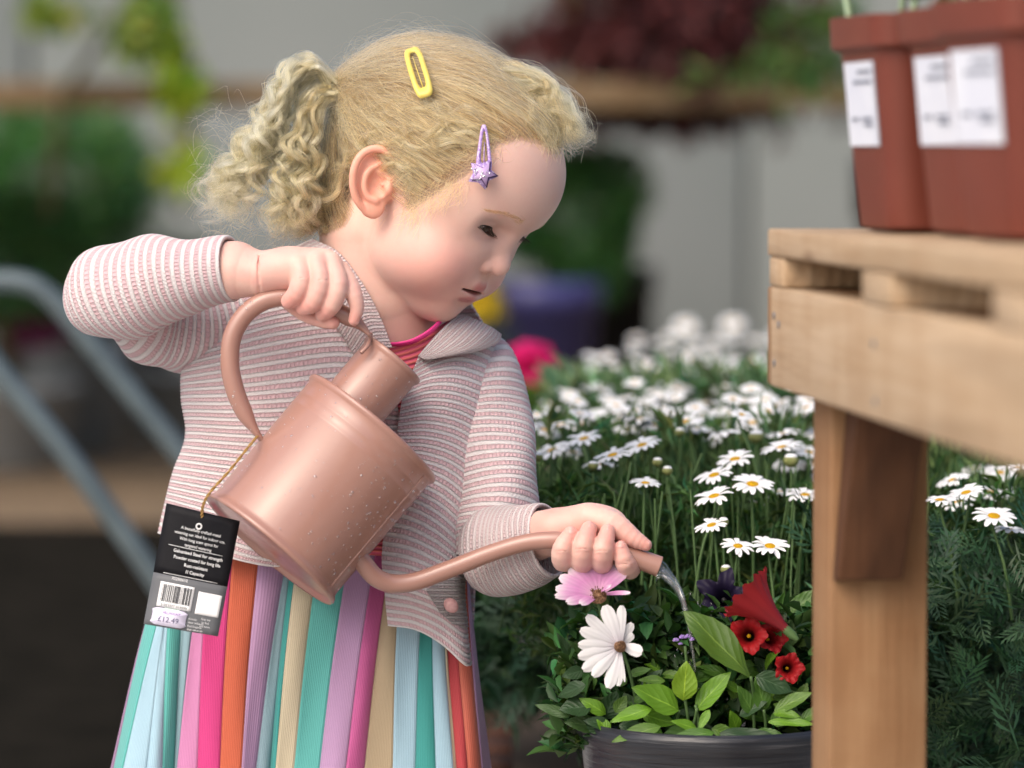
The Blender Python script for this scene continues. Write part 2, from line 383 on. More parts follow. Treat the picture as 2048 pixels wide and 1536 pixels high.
# generic potted plants of the background
def pot_round(name, c, r0, r1, h, m, parent, seg=28):
    """tapered pot with rim, hollow; c = base centre"""
    V, F = lathe([(0.001, 0.004), (r0, 0), (r0 + (r1 - r0) * .86, h * .86), (r1 * 1.05, h * .86), (r1 * 1.07, h), (r1 * .97, h), (r1 * .93, h * .84), (0.001, h * .84)], seg); o = link(name, mesh_np(name, V + np.asarray(c), F), m, parent); return o
def bush(name, c, rx, rz, N, col, L, W, label, cat, seed, pot=None, group=None, droop=0.0, flowers=None, stem_z=None, up=0.5):
    """c = centre of the crown"""
    rx_ = np.random.default_rng(seed); c = np.asarray(c, float); root = empty(name, (c[0], c[1], stem_z or 0), label, cat, group)
    u = rx_.normal(0, 1, (N, 3)); u /= np.linalg.norm(u, axis=1, keepdims=True); rr = rx_.uniform(0.25, 1, (N, 1)) ** 0.5 * (1 + 0.16 * noise3(u, 2.6, seed)[:, None])
    pos = c + u * rr * [rx, rx, rz]; mb = MB(); scatter_leaves(mb, pos, u * [1, 1, 0.7] + rx_.normal(0, 0.5, (N, 3)) + [0, 0, up - droop], L * rx_.uniform(0.6, 1.3, N), W * rx_.uniform(0.7, 1.2, N), green(rx_, N, col), rx_)
    mb.build('foliage', LEAFM, root)
    mb = MB(); zb_ = stem_z or 0
    for k in range(6):
        e = rx_.normal(0, 1, 3) * [rx, rx, rz] * 0.45; add_tube(mb, spline([(c[0], c[1], zb_), (c[0] + e[0] * .3, c[1] + e[1] * .3, c[2] - rz * .7), c + e], 7), np.linspace(0.012, 0.004, 7), 6)
    mb.build('stem', STEMM, root)
    if pot: pot_round('pot', (c[0], c[1], pot[3]), pot[0], pot[1], pot[2], pot[4], root)
    if flowers:
        nf, fc, fr = flowers
        for k in range(nf):
            v = rx_.normal(0, 1, 3); v[2] = abs(v[2]); v[1] = -abs(v[1]); v /= np.linalg.norm(v); blossom(c + v * [rx, rx, rz], v, fr * rx_.uniform(.8, 1.2), fc, root, rx_)
    return root
STEMM = mat_var('stem_brown', (0.06, 0.05, 0.025), (0.09, 0.07, 0.03), 50, 0.8); PETALM = mat_attr('petal', 0.55, 0.3); trans_leaf(PETALM, 0.3)
[n for n in PETALM.node_tree.nodes if n.type == 'MIX'][0].inputs[7].default_value = (1, 1, 1, 1)
def blossom(c, nrm, r, col, parent, rx_, name='blossom', k=5):
    """five-petalled open flower"""
    B = basis(nrm); mb = MB(); V0, F0 = leaf_mesh(1, 0.95, 4, -0.25, 0.1)
    for i in range(k):
        a = 2 * np.pi * i / k + rx_.uniform(-.15, .15); R = np.array([[np.cos(a), np.sin(a), 0], [-np.sin(a), np.cos(a), 0], [0, 0, 1]]); V = (V0 * r) @ R; mb.add(np.asarray(c) + V @ B, F0, np.clip(np.asarray(col) * rx_.uniform(.85, 1.15), 0, 1))
    return mb.build(name, PETALM, parent)
PURPLEPOT = mat_var('purple_glaze', (0.055, 0.055, 0.19), (0.075, 0.075, 0.23), 6, 0.3, 0.5); BLACKPOT = mat_var('black_plastic', (0.012, 0.012, 0.013), (0.02, 0.02, 0.02), 20, 0.45, 0.4); GREYPOT = mat_var('pale_grey_pot', (0.34, 0.36, 0.37), (0.42, 0.44, 0.45), 5, 0.6); WHITEPOT = mat_var('white_pot', (0.6, 0.6, 0.58), (0.68, 0.68, 0.66), 6, 0.5)
def gp(px, d): p = PD(px, 700, d); return p[0], p[1]
x, y = gp(110, 11.2); bush('rounded_shrub', (x, y, PD(110, 385, 11.2)[2]), 0.30, 0.27, 4200, (0.085, 0.21, 0.07), 0.045, 0.020, 'large rounded dark green shrub in a pale grey pot at far left', 'shrub', 1, (0.17, 0.22, 0.32, 0.004, GREYPOT))
x, y = gp(20, 10.6); bush('rounded_shrub', (x, y, PD(20, 500, 10.6)[2]), 0.24, 0.17, 2600, (0.11, 0.25, 0.10), 0.045, 0.020, 'lighter green low bush at the left edge behind the metal rails', 'shrub', 2, (0.15, 0.19, 0.24, 0.004, GREYPOT))
x, y = gp(330, 11.6); bush('potted_shrub', (x, y, PD(330, 590, 11.6)[2]), 0.20, 0.16, 1400, (0.03, 0.06, 0.035), 0.05, 0.02, 'small dark plant in a pale pot behind the raised arm', 'shrub', 3, (0.13, 0.17, 0.22, 0.004, GREYPOT))
x, y = gp(200, 11.9); pot_round('empty_pot', (x, y, 0.004), 0.16, 0.2, 0.34, BLACKPOT, None); tag(bpy.data.objects['empty_pot'], 'black plastic pot standing between the pale pots at left', 'pot')
x, y = gp(1150, 10.0); bush('round_box_bush', (x, y, PD(1160, 435, 10.0)[2]), 0.205, 0.21, 5200, (0.085, 0.23, 0.065), 0.032, 0.014, 'dense clipped green bush in a tall purple planter behind her face', 'shrub', 4, None)
bb = bpy.data.objects['round_box_bush']; x0, y0 = gp(1080, 9.9); pot_round('planter', (x0, y0, 0.004), 0.125, 0.152, PD(1088, 562, 9.9)[2], PURPLEPOT, bb)
x, y = gp(1240, 10.6); pot_round('tall_pot', (x, y, 0.004), 0.075, 0.095, PD(1240, 535, 10.6)[2], BLACKPOT, None); tag(bpy.data.objects['tall_pot'], 'tall black pot standing right of the purple planter', 'pot')
# dark red maple on the bench and its stake
x, y = gp(1360, 9.7); mp = bush('maple_tree', (x, y, PD(1360, 60, 9.7)[2]), 0.32, 0.20, 2000, (0.075, 0.020, 0.022), 0.07, 0.03, 'dark red leaved maple standing on the far bench', 'tree', 5, (0.09, 0.12, 0.16, zb + 0.03, BLACKPOT), stem_z=zb + 0.05, droop=0.8)
rx_ = np.random.default_rng(8); mb = MB(); N = 900; pos = np.stack([PD(*q, 9.6) for q in zip(np.concatenate([rx_.normal(1130, 70, 300), rx_.normal(1480, 60, 300), rx_.normal(1330, 120, 300)]), np.concatenate([rx_.normal(80, 22, 300), rx_.normal(150, 40, 300), rx_.normal(225, 14, 300)]))]); scatter_leaves(mb, pos, rx_.normal(0, 1, (N, 3)) + [0, 0, -0.6], 0.06, 0.025, green(rx_, N, (0.085, 0.020, 0.020)), rx_); mb.build('drooping_foliage', LEAFM, mp)
CANEM = mat_var('bamboo_cane', (0.32, 0.25, 0.14), (0.38, 0.30, 0.18), 30, 0.6)
x, y = gp(1140, 9.66); mb = MB(); add_tube(mb, np.array([(x, y, zb + .03), (x + .01, y, zb + 1.0)]), 0.014, 8); mb.build('support_cane', CANEM, mp)
# bright leafy climbers on the bench at left
for nm, sp_, sd, lb in (('leafy_climber', [(110, 25, 55, 18), (280, 80, 45, 30), (300, 20, 22, 40)], 9, 'thin climber with olive green leaves on the bench at upper left'), ('leafy_climber', [(375, 190, 34, 30), (370, 335, 38, 24), (340, 120, 16, 60)], 10, 'climber with bright yellow green leaves left of her ponytail')):
    rx_ = np.random.default_rng(sd); root = empty(nm, tuple(PD(330, 180, 9.55)), lb, 'plant'); mb = MB()
    for cx, cy_, sx, sy in sp_:
        N = 90; pos = np.stack([PD(a, b, 9.3 + .1 * c) for a, b, c in zip(rx_.normal(cx, sx * .6, N), rx_.normal(cy_, sy * .6, N), rx_.normal(0, 1, N))]); scatter_leaves(mb, pos, rx_.normal(0, 1, (N, 3)) + [0, -0.3, -.2], 0.055, 0.035, green(rx_, N, (0.27, 0.34, 0.015) if sd == 10 else (0.15, 0.21, 0.03), 0.2), rx_)
    mb.build('foliage', LEAFM, root); mb = MB(); add_tube(mb, np.stack([PD(sp_[0][0] - 10, 430, 9.4), PD(sp_[0][0] + 10, 200, 9.4), PD(sp_[-1][0], -60, 9.4)]), 0.012, 6); mb.build('stem', STEMM, root)
# green fronds right of the maple, nearer than the bench
rx_ = np.random.default_rng(12); root = empty('fern', tuple(PD(1720, 260, 7.5)), 'arching bright green fronds behind the terracotta pots', 'plant'); mb = MB()
for (a, b) in (((1740, 150), (1390, 190)), ((1740, 120), (1500, 165)), ((1740, 60), (1545, 75)), ((1740, 170), (1560, 215)), ((1740, 20), (1600, 120))):
    c = np.stack([PD(a[0] + (b[0] - a[0]) * t, a[1] + (b[1] - a[1]) * t - 40 * np.sin(np.pi * t * .8), 7.5) for t in np.linspace(0, 1, 40)]); N = 40; i = rx_.integers(3, 40, N); d = np.gradient(c, axis=0)[i]; scatter_leaves(mb, c[i], d * 20 + rx_.normal(0, 0.5, (N, 3)), 0.06, 0.014, green(rx_, N, (0.075, 0.15, 0.035), 0.25), rx_)
mb.build('frond', LEAFM, root); fp = PD(1860, 320, 7.5); pot_round('pot', (fp[0], fp[1], 0.002), 0.1, 0.14, fp[2], BLACKPOT, root)
# flower trolley: bent steel tubes with trays of pansies
STEEL = mat_var('galvanised_steel', (0.075, 0.10, 0.11), (0.095, 0.125, 0.135), 20, 0.42, 0.5, Metallic=0.3)
tro = empty('hand_trolley', (PD(100, 700, 4.7)[0], PD(100, 700, 4.7)[1], 0), 'galvanised steel trolley with two sloping tube rails at far left', 'trolley')
for k, (pp, dd) in enumerate((([(-160, 600), (-40, 566), (50, 566), (105, 598), (150, 650), (250, 772), (340, 880), (420, 985), (560, 1180)], 4.7), ([(-160, 560), (-60, 660), (0, 745), (80, 840), (150, 930), (240, 1055), (320, 1170), (450, 1360), (600, 1560)], 4.45))):
    c = np.stack([PD(px, py, dd) for px, py in spline(pp, 60)]); mb = MB(); add_tube(mb, c, 0.0135, 14); mb.build('rail', STEEL, tro)
e0, e1 = PD(560, 1180, 4.7), PD(600, 1560, 4.45)
for e in (e0, e1):
    mb = MB(); add_tube(mb, np.array([e, (e[0] + .06, e[1], 0.02)]), 0.0135, 12); mb.build('rail', STEEL, tro)
mb = MB(); add_tube(mb, np.array([e0, e1]), 0.012, 12); mb.build('cross_bar', STEEL, tro)
for k, (px_, py_, dd, fc, lb) in enumerate(((75, 628, 10.9, (0.62, 0.27, 0.02), 'orange pansies in a tray behind the trolley rail'), (90, 668, 10.7, (0.16, 0.015, 0.08), 'purple pansies in a tray below the orange ones'), (20, 640, 11.0, (0.05, 0.10, 0.03), 'leafy green bedding tray at the left edge'))):
    c = PD(px_, py_, dd); bush('pansy_tray', c, 0.12, 0.04, 300, (0.04, 0.1, 0.03), 0.04, 0.02, lb, 'flowers', 30 + k, (0.08, 0.1, c[2] - 0.01, 0.006, GREYPOT), stem_z=c[2] - 0.05, flowers=(30, fc, 0.05) if k < 2 else None)
# a cream post foot at the left edge
# plants beyond the child's shoulder
c = PD(1060, 745, 4.6); bush('pink_petunia', c, 0.020, 0.020, 60, (0.05, 0.12, 0.03), 0.02, 0.01, 'hot pink flower in a white pot behind her shoulder', 'flower', 40, (0.035, 0.045, c[2] - 0.02, 0.002, WHITEPOT), stem_z=c[2] - 0.03, flowers=(34, (0.72, 0.02, 0.20), 0.026))
c = PD(1100, 860, 4.4); bush('bedding_plant', c, 0.06, 0.045, 700, (0.06, 0.13, 0.02), 0.03, 0.012, 'leafy green bedding plant beside her left sleeve', 'plant', 41, (0.05, 0.06, c[2] - 0.03, 0.002, BLACKPOT), stem_z=c[2] - 0.05, flowers=(7, (0.65, 0.42, 0.02), 0.012))
c = PD(955, 618, 6.5); bush('yellow_flowers', c, 0.03, 0.03, 80, (0.10, 0.12, 0.03), 0.03, 0.015, 'yellow flowers just below her chin in the distance', 'flower', 42, (0.05, 0.06, c[2] - 0.03, 0.002, BLACKPOT), stem_z=c[2] - 0.05, flowers=(20, (0.70, 0.50, 0.03), 0.03))
# ================================================================== the child: one continuous skin body
person = empty('person', tuple(P(640, 2702, -140)), 'small child in a pink striped knit cardigan and rainbow pleated skirt, tilting a watering can', 'person')
S_ = 25.5; HO = np.array([859.0, 401.0, 0.0])
_L = np.array([0.446, -0.110, -0.888]); _L /= np.linalg.norm(_L); _F = np.array([0.735, -0.521, 0.434]); _F -= _L * (_L @ _F); _F /= np.linalg.norm(_F); _U = np.cross(_F, _L)
HB = np.array([_L, _U, _F]); FLIP = np.array([1, -1, 1.0])
def px2h(p): return (((p - HO) * FLIP) @ HB.T / S_).astype(np.float32)
def h2px(h): return (np.asarray(h, float) @ HB) * S_ * FLIP + HO
FS = np.array([0, 0.28, -0.85], np.float32); EYE0 = np.array([2.62, 1.15, 6.6]); EYE = EYE0 + FS; EYE_R = 1.2
def face_sdf(h):
    """head in head units: x = her left, y = up, z = forward"""
    q = h.copy(); q[..., 0] = np.abs(q[..., 0])
    d = ell(q, (0, 4.2, -0.9), (6.9, 7.5, 9.5))
    d = smin(d, ell(q, (0, 5.2, 3.1), (5.6, 4.5, 5.5)), 2.4)
    d = smin(d, ell(q, (0, -1.0, 2.6), (5.6, 5.0, 4.8)), 2.0)
    d = smin(d, ell(q, (0, -4.3, 2.0), (5.0, 3.0, 4.4)), 2.0)
    d = smin(d, ell(q, (0, -6.2, 4.9), (2.1, 1.65, 2.0)), 1.6)
    d = smin(d, ell(q, (3.15, -2.75, 4.3), (2.75, 2.7, 2.95)), 1.6)
    d = smin(d, ell(q, (0, -3.6, 5.6), (2.4, 2.0, 1.95)), 1.3)
    d = smin(d, ell(q, (3.1, 1.9, 4.2), (2.3, 2.6, 2.7)), 1.6)
    d = smin(d, ell(q, (1.9, -0.7, 4.9), (1.8, 1.8, 2.4)), 1.3)
    d = smin(d, ell(q, (0, 1.6, 4.6), (1.9, 2.6, 2.9)), 1.4)
    sub = np.flatnonzero((q[:, 2] > 4.2) & (q[:, 1] < 4.2) & (q[:, 1] > -8.5) & (np.abs(d) < 3))
    if len(sub): d[sub] = feat_sdf(q[sub], d[sub])
    return d
def feat_sdf(q, d):
    q = q - FS
    d = smax(d, -ell(q, (2.6, 1.15, 8.6), (1.55, 0.75, 1.05)), 1.2)
    d = smin(d, cap(q, (0.7, 2.55, 8.1), (3.6, 2.6, 6.6), 0.38, 0.3), 1.2)
    d = smin(d, cap(q, (0, 1.7, 7.55), (0, -0.9, 8.75), 0.5, 0.8), 1.1)
    d = smin(d, ell(q, (0, -1.36, 8.9), (0.88, 0.82, 0.88)), 0.6)
    d = smin(d, ell(q, (0.95, -1.72, 8.3), (0.60, 0.58, 0.74)), 0.24)
    d = smax(d, -chain(q, [(1.5, -1.1, 8.0, .02), (1.68, -1.7, 7.75, .03), (1.6, -2.3, 7.7, .02)], 1), 0.25)
    d = smax(d, -ell(q, (0.52, -2.28, 8.8), (0.30, 0.36, 0.46)), 0.22)
    d = smax(d, -cap(q, (0, -2.3, 9.05), (0, -3.2, 9.25), 0.22, 0.3), 0.3)
    # lips
    q = q - np.array([0, 0.05, -0.32], np.float32)
    d = smin(d, chain(q, [(2.15, -4.2, 7.2, .16), (1.25, -3.82, 8.1, .32), (.45, -3.55, 8.6, .4), (0, -3.62, 8.68, .38)]), 0.4)
    d = smin(d, chain(q, [(2.1, -4.35, 7.15, .18), (1.1, -4.72, 8.0, .42), (0, -4.9, 8.40, .52)]), 0.4)
    d = smax(d, -ell(q, (0, -4.24 , 8.55), (1.8, 0.17, 1.1)), 0.2)
    d = smax(d, -chain(q, [(1.95, -4.2, 7.55, .04), (2.45, -4.35, 7.1, .04), (2.8, -4.6, 6.75, .02)]), 0.3)
    d = smax(d, -ell(q, (0, -5.55, 8.75), (1.2, 0.4, 0.6)), 0.7)
    q = q + np.array([0, 0.05, -0.32], np.float32)
    # eyelids: a shell over the eyeball with a narrow opening, she looks down
    e = q - EYE0.astype(np.float32); lid = np.sqrt((e * e).sum(-1)) - (EYE_R + 0.13)
    xx = (e[..., 0] / 1.25) ** 2
    sl = 0.20 * e[..., 0]; yup = 0.07 - 0.40 * xx + sl; ylo = -0.52 + 0.10 * xx + sl
    d = smin(d, lid, 0.55)
    opn = np.maximum(np.maximum(e[..., 1] - yup, ylo - e[..., 1]), np.maximum(np.abs(e[..., 0]) - 1.2, -e[..., 2]))
    cut = np.maximum(opn, np.maximum(EYE_R - 0.3 - np.sqrt((e * e).sum(-1)), np.sqrt((e * e).sum(-1)) - 2.0))
    d = smax(d, -cut, 0.10)
    # crease above the upper lid
    cr = chain(q, [(EYE0[0] - .9, 1.6, 7.55, .02), (EYE0[0] - .2, 1.95, 7.6, .03), (EYE0[0] + .6, 1.8, 7.35, .03), (EYE0[0] + 1.1, 1.35, 6.95, .02)])
    d = smax(d, -cr, 0.28)
    return d
# where does the side of the head sit under the ear?
_w = np.linspace(50, 260, 400); _t = np.stack([np.full(400, 785.), np.full(400, 372.), _w], 1)
WE = float(_w[np.argmax(face_sdf(px2h(_t)) > 0)]) + 6
def ear_sdf(p):
    o = np.full(len(p), 60.0, np.float32); i = np.flatnonzero((p[:, 0] > 670) & (p[:, 0] < 850) & (p[:, 1] > 265) & (p[:, 1] < 465) & (p[:, 2] > WE - 90) & (p[:, 2] < WE + 60))
    if len(i): o[i] = np.minimum(ear_in(p[i]), 60)
    return o
def ear_in(p):
    e = (p - np.array([750, 365, WE], np.float32)).astype(np.float32)
    q = e.copy(); q[..., 2] = e[..., 2] + 0.05 * e[..., 0]
    d = ell(q, (0, -6, -2), (40, 58, 9))
    d = smin(d, ell(q, (-4, 50, 2), (22, 23, 9)), 10)
    d = smin(d, cap(q, (8, 5, -8), (34, 12, -60), 32, 40), 8)
    d = smax(d, -ell(q, (4, 4, 16), (24, 27, 19)), 7)
    d = smax(d, -chain(q, [(20, -44, 13, 7), (-8, -50, 13, 9), (-28, -34, 14, 8), (-33, 0, 14, 6), (-26, 30, 13, 4)], 1), 6)
    d = smin(d, chain(q, [(16, 4, 4, 4), (34, -6, 6, 6), (44, -24, 8, 7), (40, -46, 10, 7.5), (22, -63, 12, 8), (-4, -67, 15, 8), (-28, -54, 17, 8), (-42, -26, 18, 8), (-44, 8, 16, 7.5), (-35, 38, 11, 7), (-18, 60, 3, 6)], 1), 5)
    d = smin(d, chain(q, [(10, -38, 6, 5), (-14, -22, 10, 6.5), (-22, 4, 11, 6.5), (-15, 28, 10, 6.5), (2, 37, 9, 7)], 1), 6)
    d = smin(d, ell(q, (27, 13, 8), (9, 13, 9)), 5)
    return d
def neck_sdf(p): return chain(p, [(800, 360, -60, 90), (742, 470, -45, 104), (752, 600, -62, 116), (770, 690, -100, 130)])
def head_sdf(p):
    d = face_sdf(px2h(p)) * S_
    nd = neck_sdf(p)
    d = smin(d, nd, 16)
    return smin(d, ear_sdf(p), 7)
# ---- hands (photograph pixels, z = towards the camera)
WC = 230.0                                   # depth of the watering can's axis
def rhand_sdf(p):
    d = chain(p, [(250, 575, 95, 66), (400, 545, WC - 70, 62), (470, 540, WC - 40, 58), (520, 549, WC - 18, 45)])
    d = smin(d, ell(p, (582, 537, WC - 2), (72, 45, 44)), 22)
    d = smin(d, ell(p, (640, 528, WC + 4), (45, 32, 36)), 16)
    d = smax(d, -chain(p, [(519, 512, WC + 10, 2), (517, 530, WC + 24, 2), (517, 549, WC + 28, 2), (518, 570, WC + 24, 2), (520, 588, WC + 8, 2)]), 5)       # wrist crease
    pk = chain(p, [(597, 528, WC + 24, 19), (604, 560, WC + 38, 21), (592, 588, WC + 36, 19.5), (578, 602, WC + 20, 16)], 6)
    rg = chain(p, [(634, 522, WC + 26, 18.5), (641, 566, WC + 46, 20), (627, 604, WC + 40, 19), (606, 616, WC + 16, 15)], 6)
    md = chain(p, [(664, 523, WC + 20, 17.5), (677, 568, WC + 44, 19.5), (664, 610, WC + 40, 18.5), (645, 628, WC + 18, 15)], 6)
    ix = chain(p, [(684, 540, WC + 4, 17), (704, 580, WC + 28, 18), (714, 615, WC + 30, 14.5), (708, 640, WC + 26, 11.5)], 6)
    th = chain(p, [(560, 580, WC - 42, 24), (606, 622, WC - 34, 19), (645, 640, WC - 6, 16), (666, 645, WC + 8, 13.5)], 6)
    for f, k in ((pk, 7), (rg, 7), (md, 7), (ix, 7)): d = smin(d, f, k)
    d = smin(d, th, 10)
    for x, y, w in ((604, 556, WC + 58), (641, 560, WC + 64.5), (676, 562, WC + 62)):
        for dy in (0, 6): d = smax(d, -chain(p, [(x - 15, y + dy + 3, w - 8.5, .3), (x, y + dy, w + .3, .5), (x + 15, y + dy + 1, w - 8, .6)]), 2.4)
    return d
WS = 245.0                                   # depth of the spout's free end
def lhand_sdf(p):
    d = chain(p, [(980, 1105, WS - 150, 56), (1060, 1076, WS - 104, 50), (1110, 1062, WS - 66, 46)])
    d = smin(d, ell(p, (1150, 1062, WS - 48), (56, 50, 36)), 18)
    d = smin(d, ell(p, (1190, 1050, WS - 42), (66, 42, 32)), 16)
    d = smax(d, -chain(p, [(1128, 1014, WS + 8, 3), (1144, 1038, WS + 10, 4), (1172, 1056, WS + 2, 4)]), 8)
    th = chain(p, [(1178, 1040, WS - 30, 32), (1226, 1050, WS - 6, 27), (1266, 1076, WS + 8, 19), (1292, 1090, WS + 12, 12)], 10)
    d = smin(d, th, 14)
    pk = chain(p, [(1142, 1118, WS - 44, 22), (1126, 1122, WS + 6, 21.5), (1126, 1098, WS + 32, 21.5), (1141, 1068, WS + 24, 15.5)], 6)
    rg = chain(p, [(1172, 1124, WS - 44, 22), (1163, 1126, WS + 10, 22.5), (1167, 1094, WS + 38, 22), (1178, 1058, WS + 24, 16)], 6)
    md = chain(p, [(1210, 1120, WS - 44, 22), (1204, 1126, WS + 8, 22), (1207, 1098, WS + 38, 21.5), (1215, 1064, WS + 25, 15.5)], 6)
    ix = chain(p, [(1230, 1090, WS - 44, 24), (1260, 1136, WS - 14, 22), (1250, 1126, WS + 24, 20), (1241, 1096, WS + 27, 14.5)], 6)
    for f in (pk, rg, md, ix): d = smin(d, f, 4.5)
    for x, y, w in ((1125, 1102, WS + 53.5), (1166, 1098, WS + 60), (1206, 1102, WS + 59.5), (1248, 1122, WS + 44)):
        for dy in (0, 7): d = smax(d, -chain(p, [(x - 16, y + dy + 1, w - 9, .3), (x, y + dy - 1, w + .3, .5), (x + 16, y + dy + 1, w - 8.5, .6)]), 2.6)
    return d
def trunk_sdf(p):
    d = chain(p, [(745, 700, -130, 105), (735, 830, -160, 140), (690, 1080, -170, 150), (650, 1330, -200, 150)], 60)
    d = smin(d, chain(p, [(560, 640, -150, 80), (400, 650, -110, 56), (230, 600, 0, 50), (430, 545, WC - 60, 50)]), 40)
    d = smin(d, chain(p, [(900, 760, -150, 80), (975, 900, -50, 56), (985, 1080, 40, 54), (1040, 1080, WS - 120, 46)]), 40)
    d = smin(d, chain(p, [(560, 1400, -190, 100), (540, 1950, -150, 85), (540, 2560, -170, 50)]), 50)
    d = smin(d, chain(p, [(745, 1400, -190, 100), (760, 1950, -150, 85), (760, 2560, -170, 50)]), 50)
    for x in (540, 760): d = smin(d, chain(p, [(x, 2650, -200, 48), (x + 25, 2668, -50, 34)]), 30)
    return d
def skin_cols(V, part):
    base = np.array([0.70, 0.462, 0.388]); c = np.tile(base, (len(V), 1))
    def mixin(w, col):
        nonlocal c; c = c * (1 - w[:, None]) + np.asarray(col) * w[:, None]
    if part == 'head':
        h = px2h(V).astype(float) - FS; q = h.copy(); q[:, 0] = np.abs(q[:, 0])
        g = lambda cc, s: np.exp(-(((q - np.asarray(cc)) / np.asarray(s)) ** 2).sum(1))
        mixin(0.78 * g((3.6, -3.0, 6.2), (2.5, 2.1, 2.8)), (0.74, 0.31, 0.265))
        mixin(0.55 * g((3.0, -5.0, 5.0), (3.0, 2.0, 3.0)), (0.72, 0.30, 0.255))
        mixin(0.35 * g((1.2, -6.2, 7.0), (2.2, 1.6, 2.2)), (0.74, 0.36, 0.30))
        mixin(0.30 * g((0.5, -1.4, 9.2), (1.2, 0.9, 1.0)), (0.75, 0.40, 0.34))
        mixin(0.30 * g((2.6, 1.2, 7.3), (1.7, 1.1, 1.2)), (0.60, 0.36, 0.32))
        mixin(0.25 * g((2.6, 0.35, 7.4), (1.4, 0.4, 1.0)), (0.55, 0.33, 0.32))
        lq = q - np.array([0, 0.05, -0.32]); lip = np.minimum(chain(lq, [(1.95, -4.15, 7.35, .1), (1.25, -3.85, 8.1, .26), (.45, -3.62, 8.6, .34), (0, -3.7, 8.68, .32)]), chain(lq, [(1.9, -4.3, 7.3, .1), (1.1, -4.72, 8.0, .36), (0, -4.9, 8.40, .46)]))
        mixin(0.85 * np.clip(1.6 - lip / 0.17, 0, 1) * (h[:, 2] > 6.5), (0.50, 0.125, 0.125))
        ins = np.clip(1 - np.abs(lq[:, 1] + 4.24) / 0.2, 0, 1) * (lq[:, 0] < 1.85) * np.clip((8.4 - lq[:, 2]) / 0.4, 0, 1) * (lq[:, 2] > 6.5); mixin(np.clip(ins * 2, 0, 1), (0.26, 0.05, 0.045))
        ed = ear_sdf(V); es = np.clip(1 - ed / 5, 0, 1) * (V[:, 2] > WE - 22); mixin(0.72 * es, (0.74, 0.31, 0.20))
        k = np.clip((h[:, 1] - 3.0) / 1, 0, 1) * 0
        mixin(0.95 * scalp_mask(V) ** 1.5, (0.22, 0.145, 0.075))
    else:
        n = noise3(V, 0.05, 3); mixin(np.clip(0.45 + 0.25 * n, 0, 1), (0.67, 0.36, 0.315))
        tips = {'r': [(708, 640), (578, 602), (606, 616), (645, 628), (666, 645)], 'l': [(1141, 1066), (1177, 1056), (1214, 1062), (1240, 1094), (1296, 1090)]}[part[0]] if part[0] in 'rl' else []
        for t in tips: mixin(0.55 * np.exp(-(((V[:, :2] - t) / 20) ** 2).sum(1)), (0.74, 0.30, 0.26))
    return c * (1 + 0.05 * noise3(V, 0.02, 9))[:, None]
HAIRLINE = [(1146, 348), (1122, 316), (1082, 290), (1038, 280), (995, 292), (965, 318), (935, 350), (900, 372), (868, 392), (840, 410), (818, 425), (808, 400), (800, 350), (775, 300), (740, 290), (712, 310), (702, 350), (702, 400), (705, 430), (690, 455), (650, 470), (600, 480), (400, 300), (640, -40), (1250, -40), (1300, 330)]
def scalp_mask(V):
    """1 where hair grows (near side by its outline in the photograph, far side mirrored in the head frame)"""
    h = px2h(V).astype(float); m = h.copy(); m[:, 0] = -np.abs(m[:, 0]); vp = h2px(m)
    o = np.zeros(len(V))
    for k in range(12): o += in_poly(vp[:, 0] + 13 * (k % 3) / 2 * np.cos(k * .5236), vp[:, 1] + 13 * (k % 3) / 2 * np.sin(k * .5236), HAIRLINE)
    return o / 12 * (ear_sdf(vp) > 4)
_blocks = []
for nm, f, lo, hi, vx in (('head', head_sdf, (560, 20, -330), (1190, 740, 262), 3.0), ('rhand', rhand_sdf, (380, 440, 20), (760, 690, 320), 2.2), ('lhand', lhand_sdf, (1000, 970, 40), (1340, 1200, 330), 2.2), ('trunk', trunk_sdf, (60, 540, -400), (1160, 2720, 260), 14)):
    V, Q = surface(f, lo, hi, vx); _blocks.append((nm, V, Q, skin_cols(V, nm)))
_n = 0; _V = []; _Q = []; _Cc = []
for nm, V, Q, c in _blocks: _V.append(PA(V)); _Q.append(Q + _n); _Cc.append(c); _n += len(V)
me = mesh_np('body', np.concatenate(_V), np.concatenate(_Q)[:, ::-1]); set_col(me, 'Col', np.concatenate(_Cc))
SKIN = mat_attr('skin', 0.47, 0.35); g = NG(SKIN)
SKIN.node_tree.nodes['Principled BSDF'].inputs['Subsurface Weight'].default_value = 0.22
SKIN.node_tree.nodes['Principled BSDF'].inputs['Subsurface Radius'].default_value = (1.0, 0.36, 0.22)
SKIN.node_tree.nodes['Principled BSDF'].inputs['Subsurface Scale'].default_value = 0.006
_va = [n for n in SKIN.node_tree.nodes if n.type == 'VERTEX_COLOR'][0]
_mo = g.mix(g.math('MULTIPLY', g.ramp(g.noise(55, 4, g.obj(), 0.65), [(0.40, (0, 0, 0)), (0.72, (1, 1, 1))]), 0.30), _va.outputs[0], g.mix(1.0, _va.outputs[0], (0.98, 0.80, 0.80), 'MULTIPLY'))
_mo = g.mix(g.math('MULTIPLY', g.noise(420, 3, g.obj(), 0.6), 0.16), _mo, (0.52, 0.28, 0.22))
g.l(_mo, g.b.inputs['Base Color'])
g.bump(g.noise(1100, 4, g.obj(), 0.6), 0.16, 0.0008)
g.b.inputs['Sheen Weight'].default_value = 0.12; g.b.inputs['Sheen Roughness'].default_value = 0.5
body = link('body', me, SKIN, person)
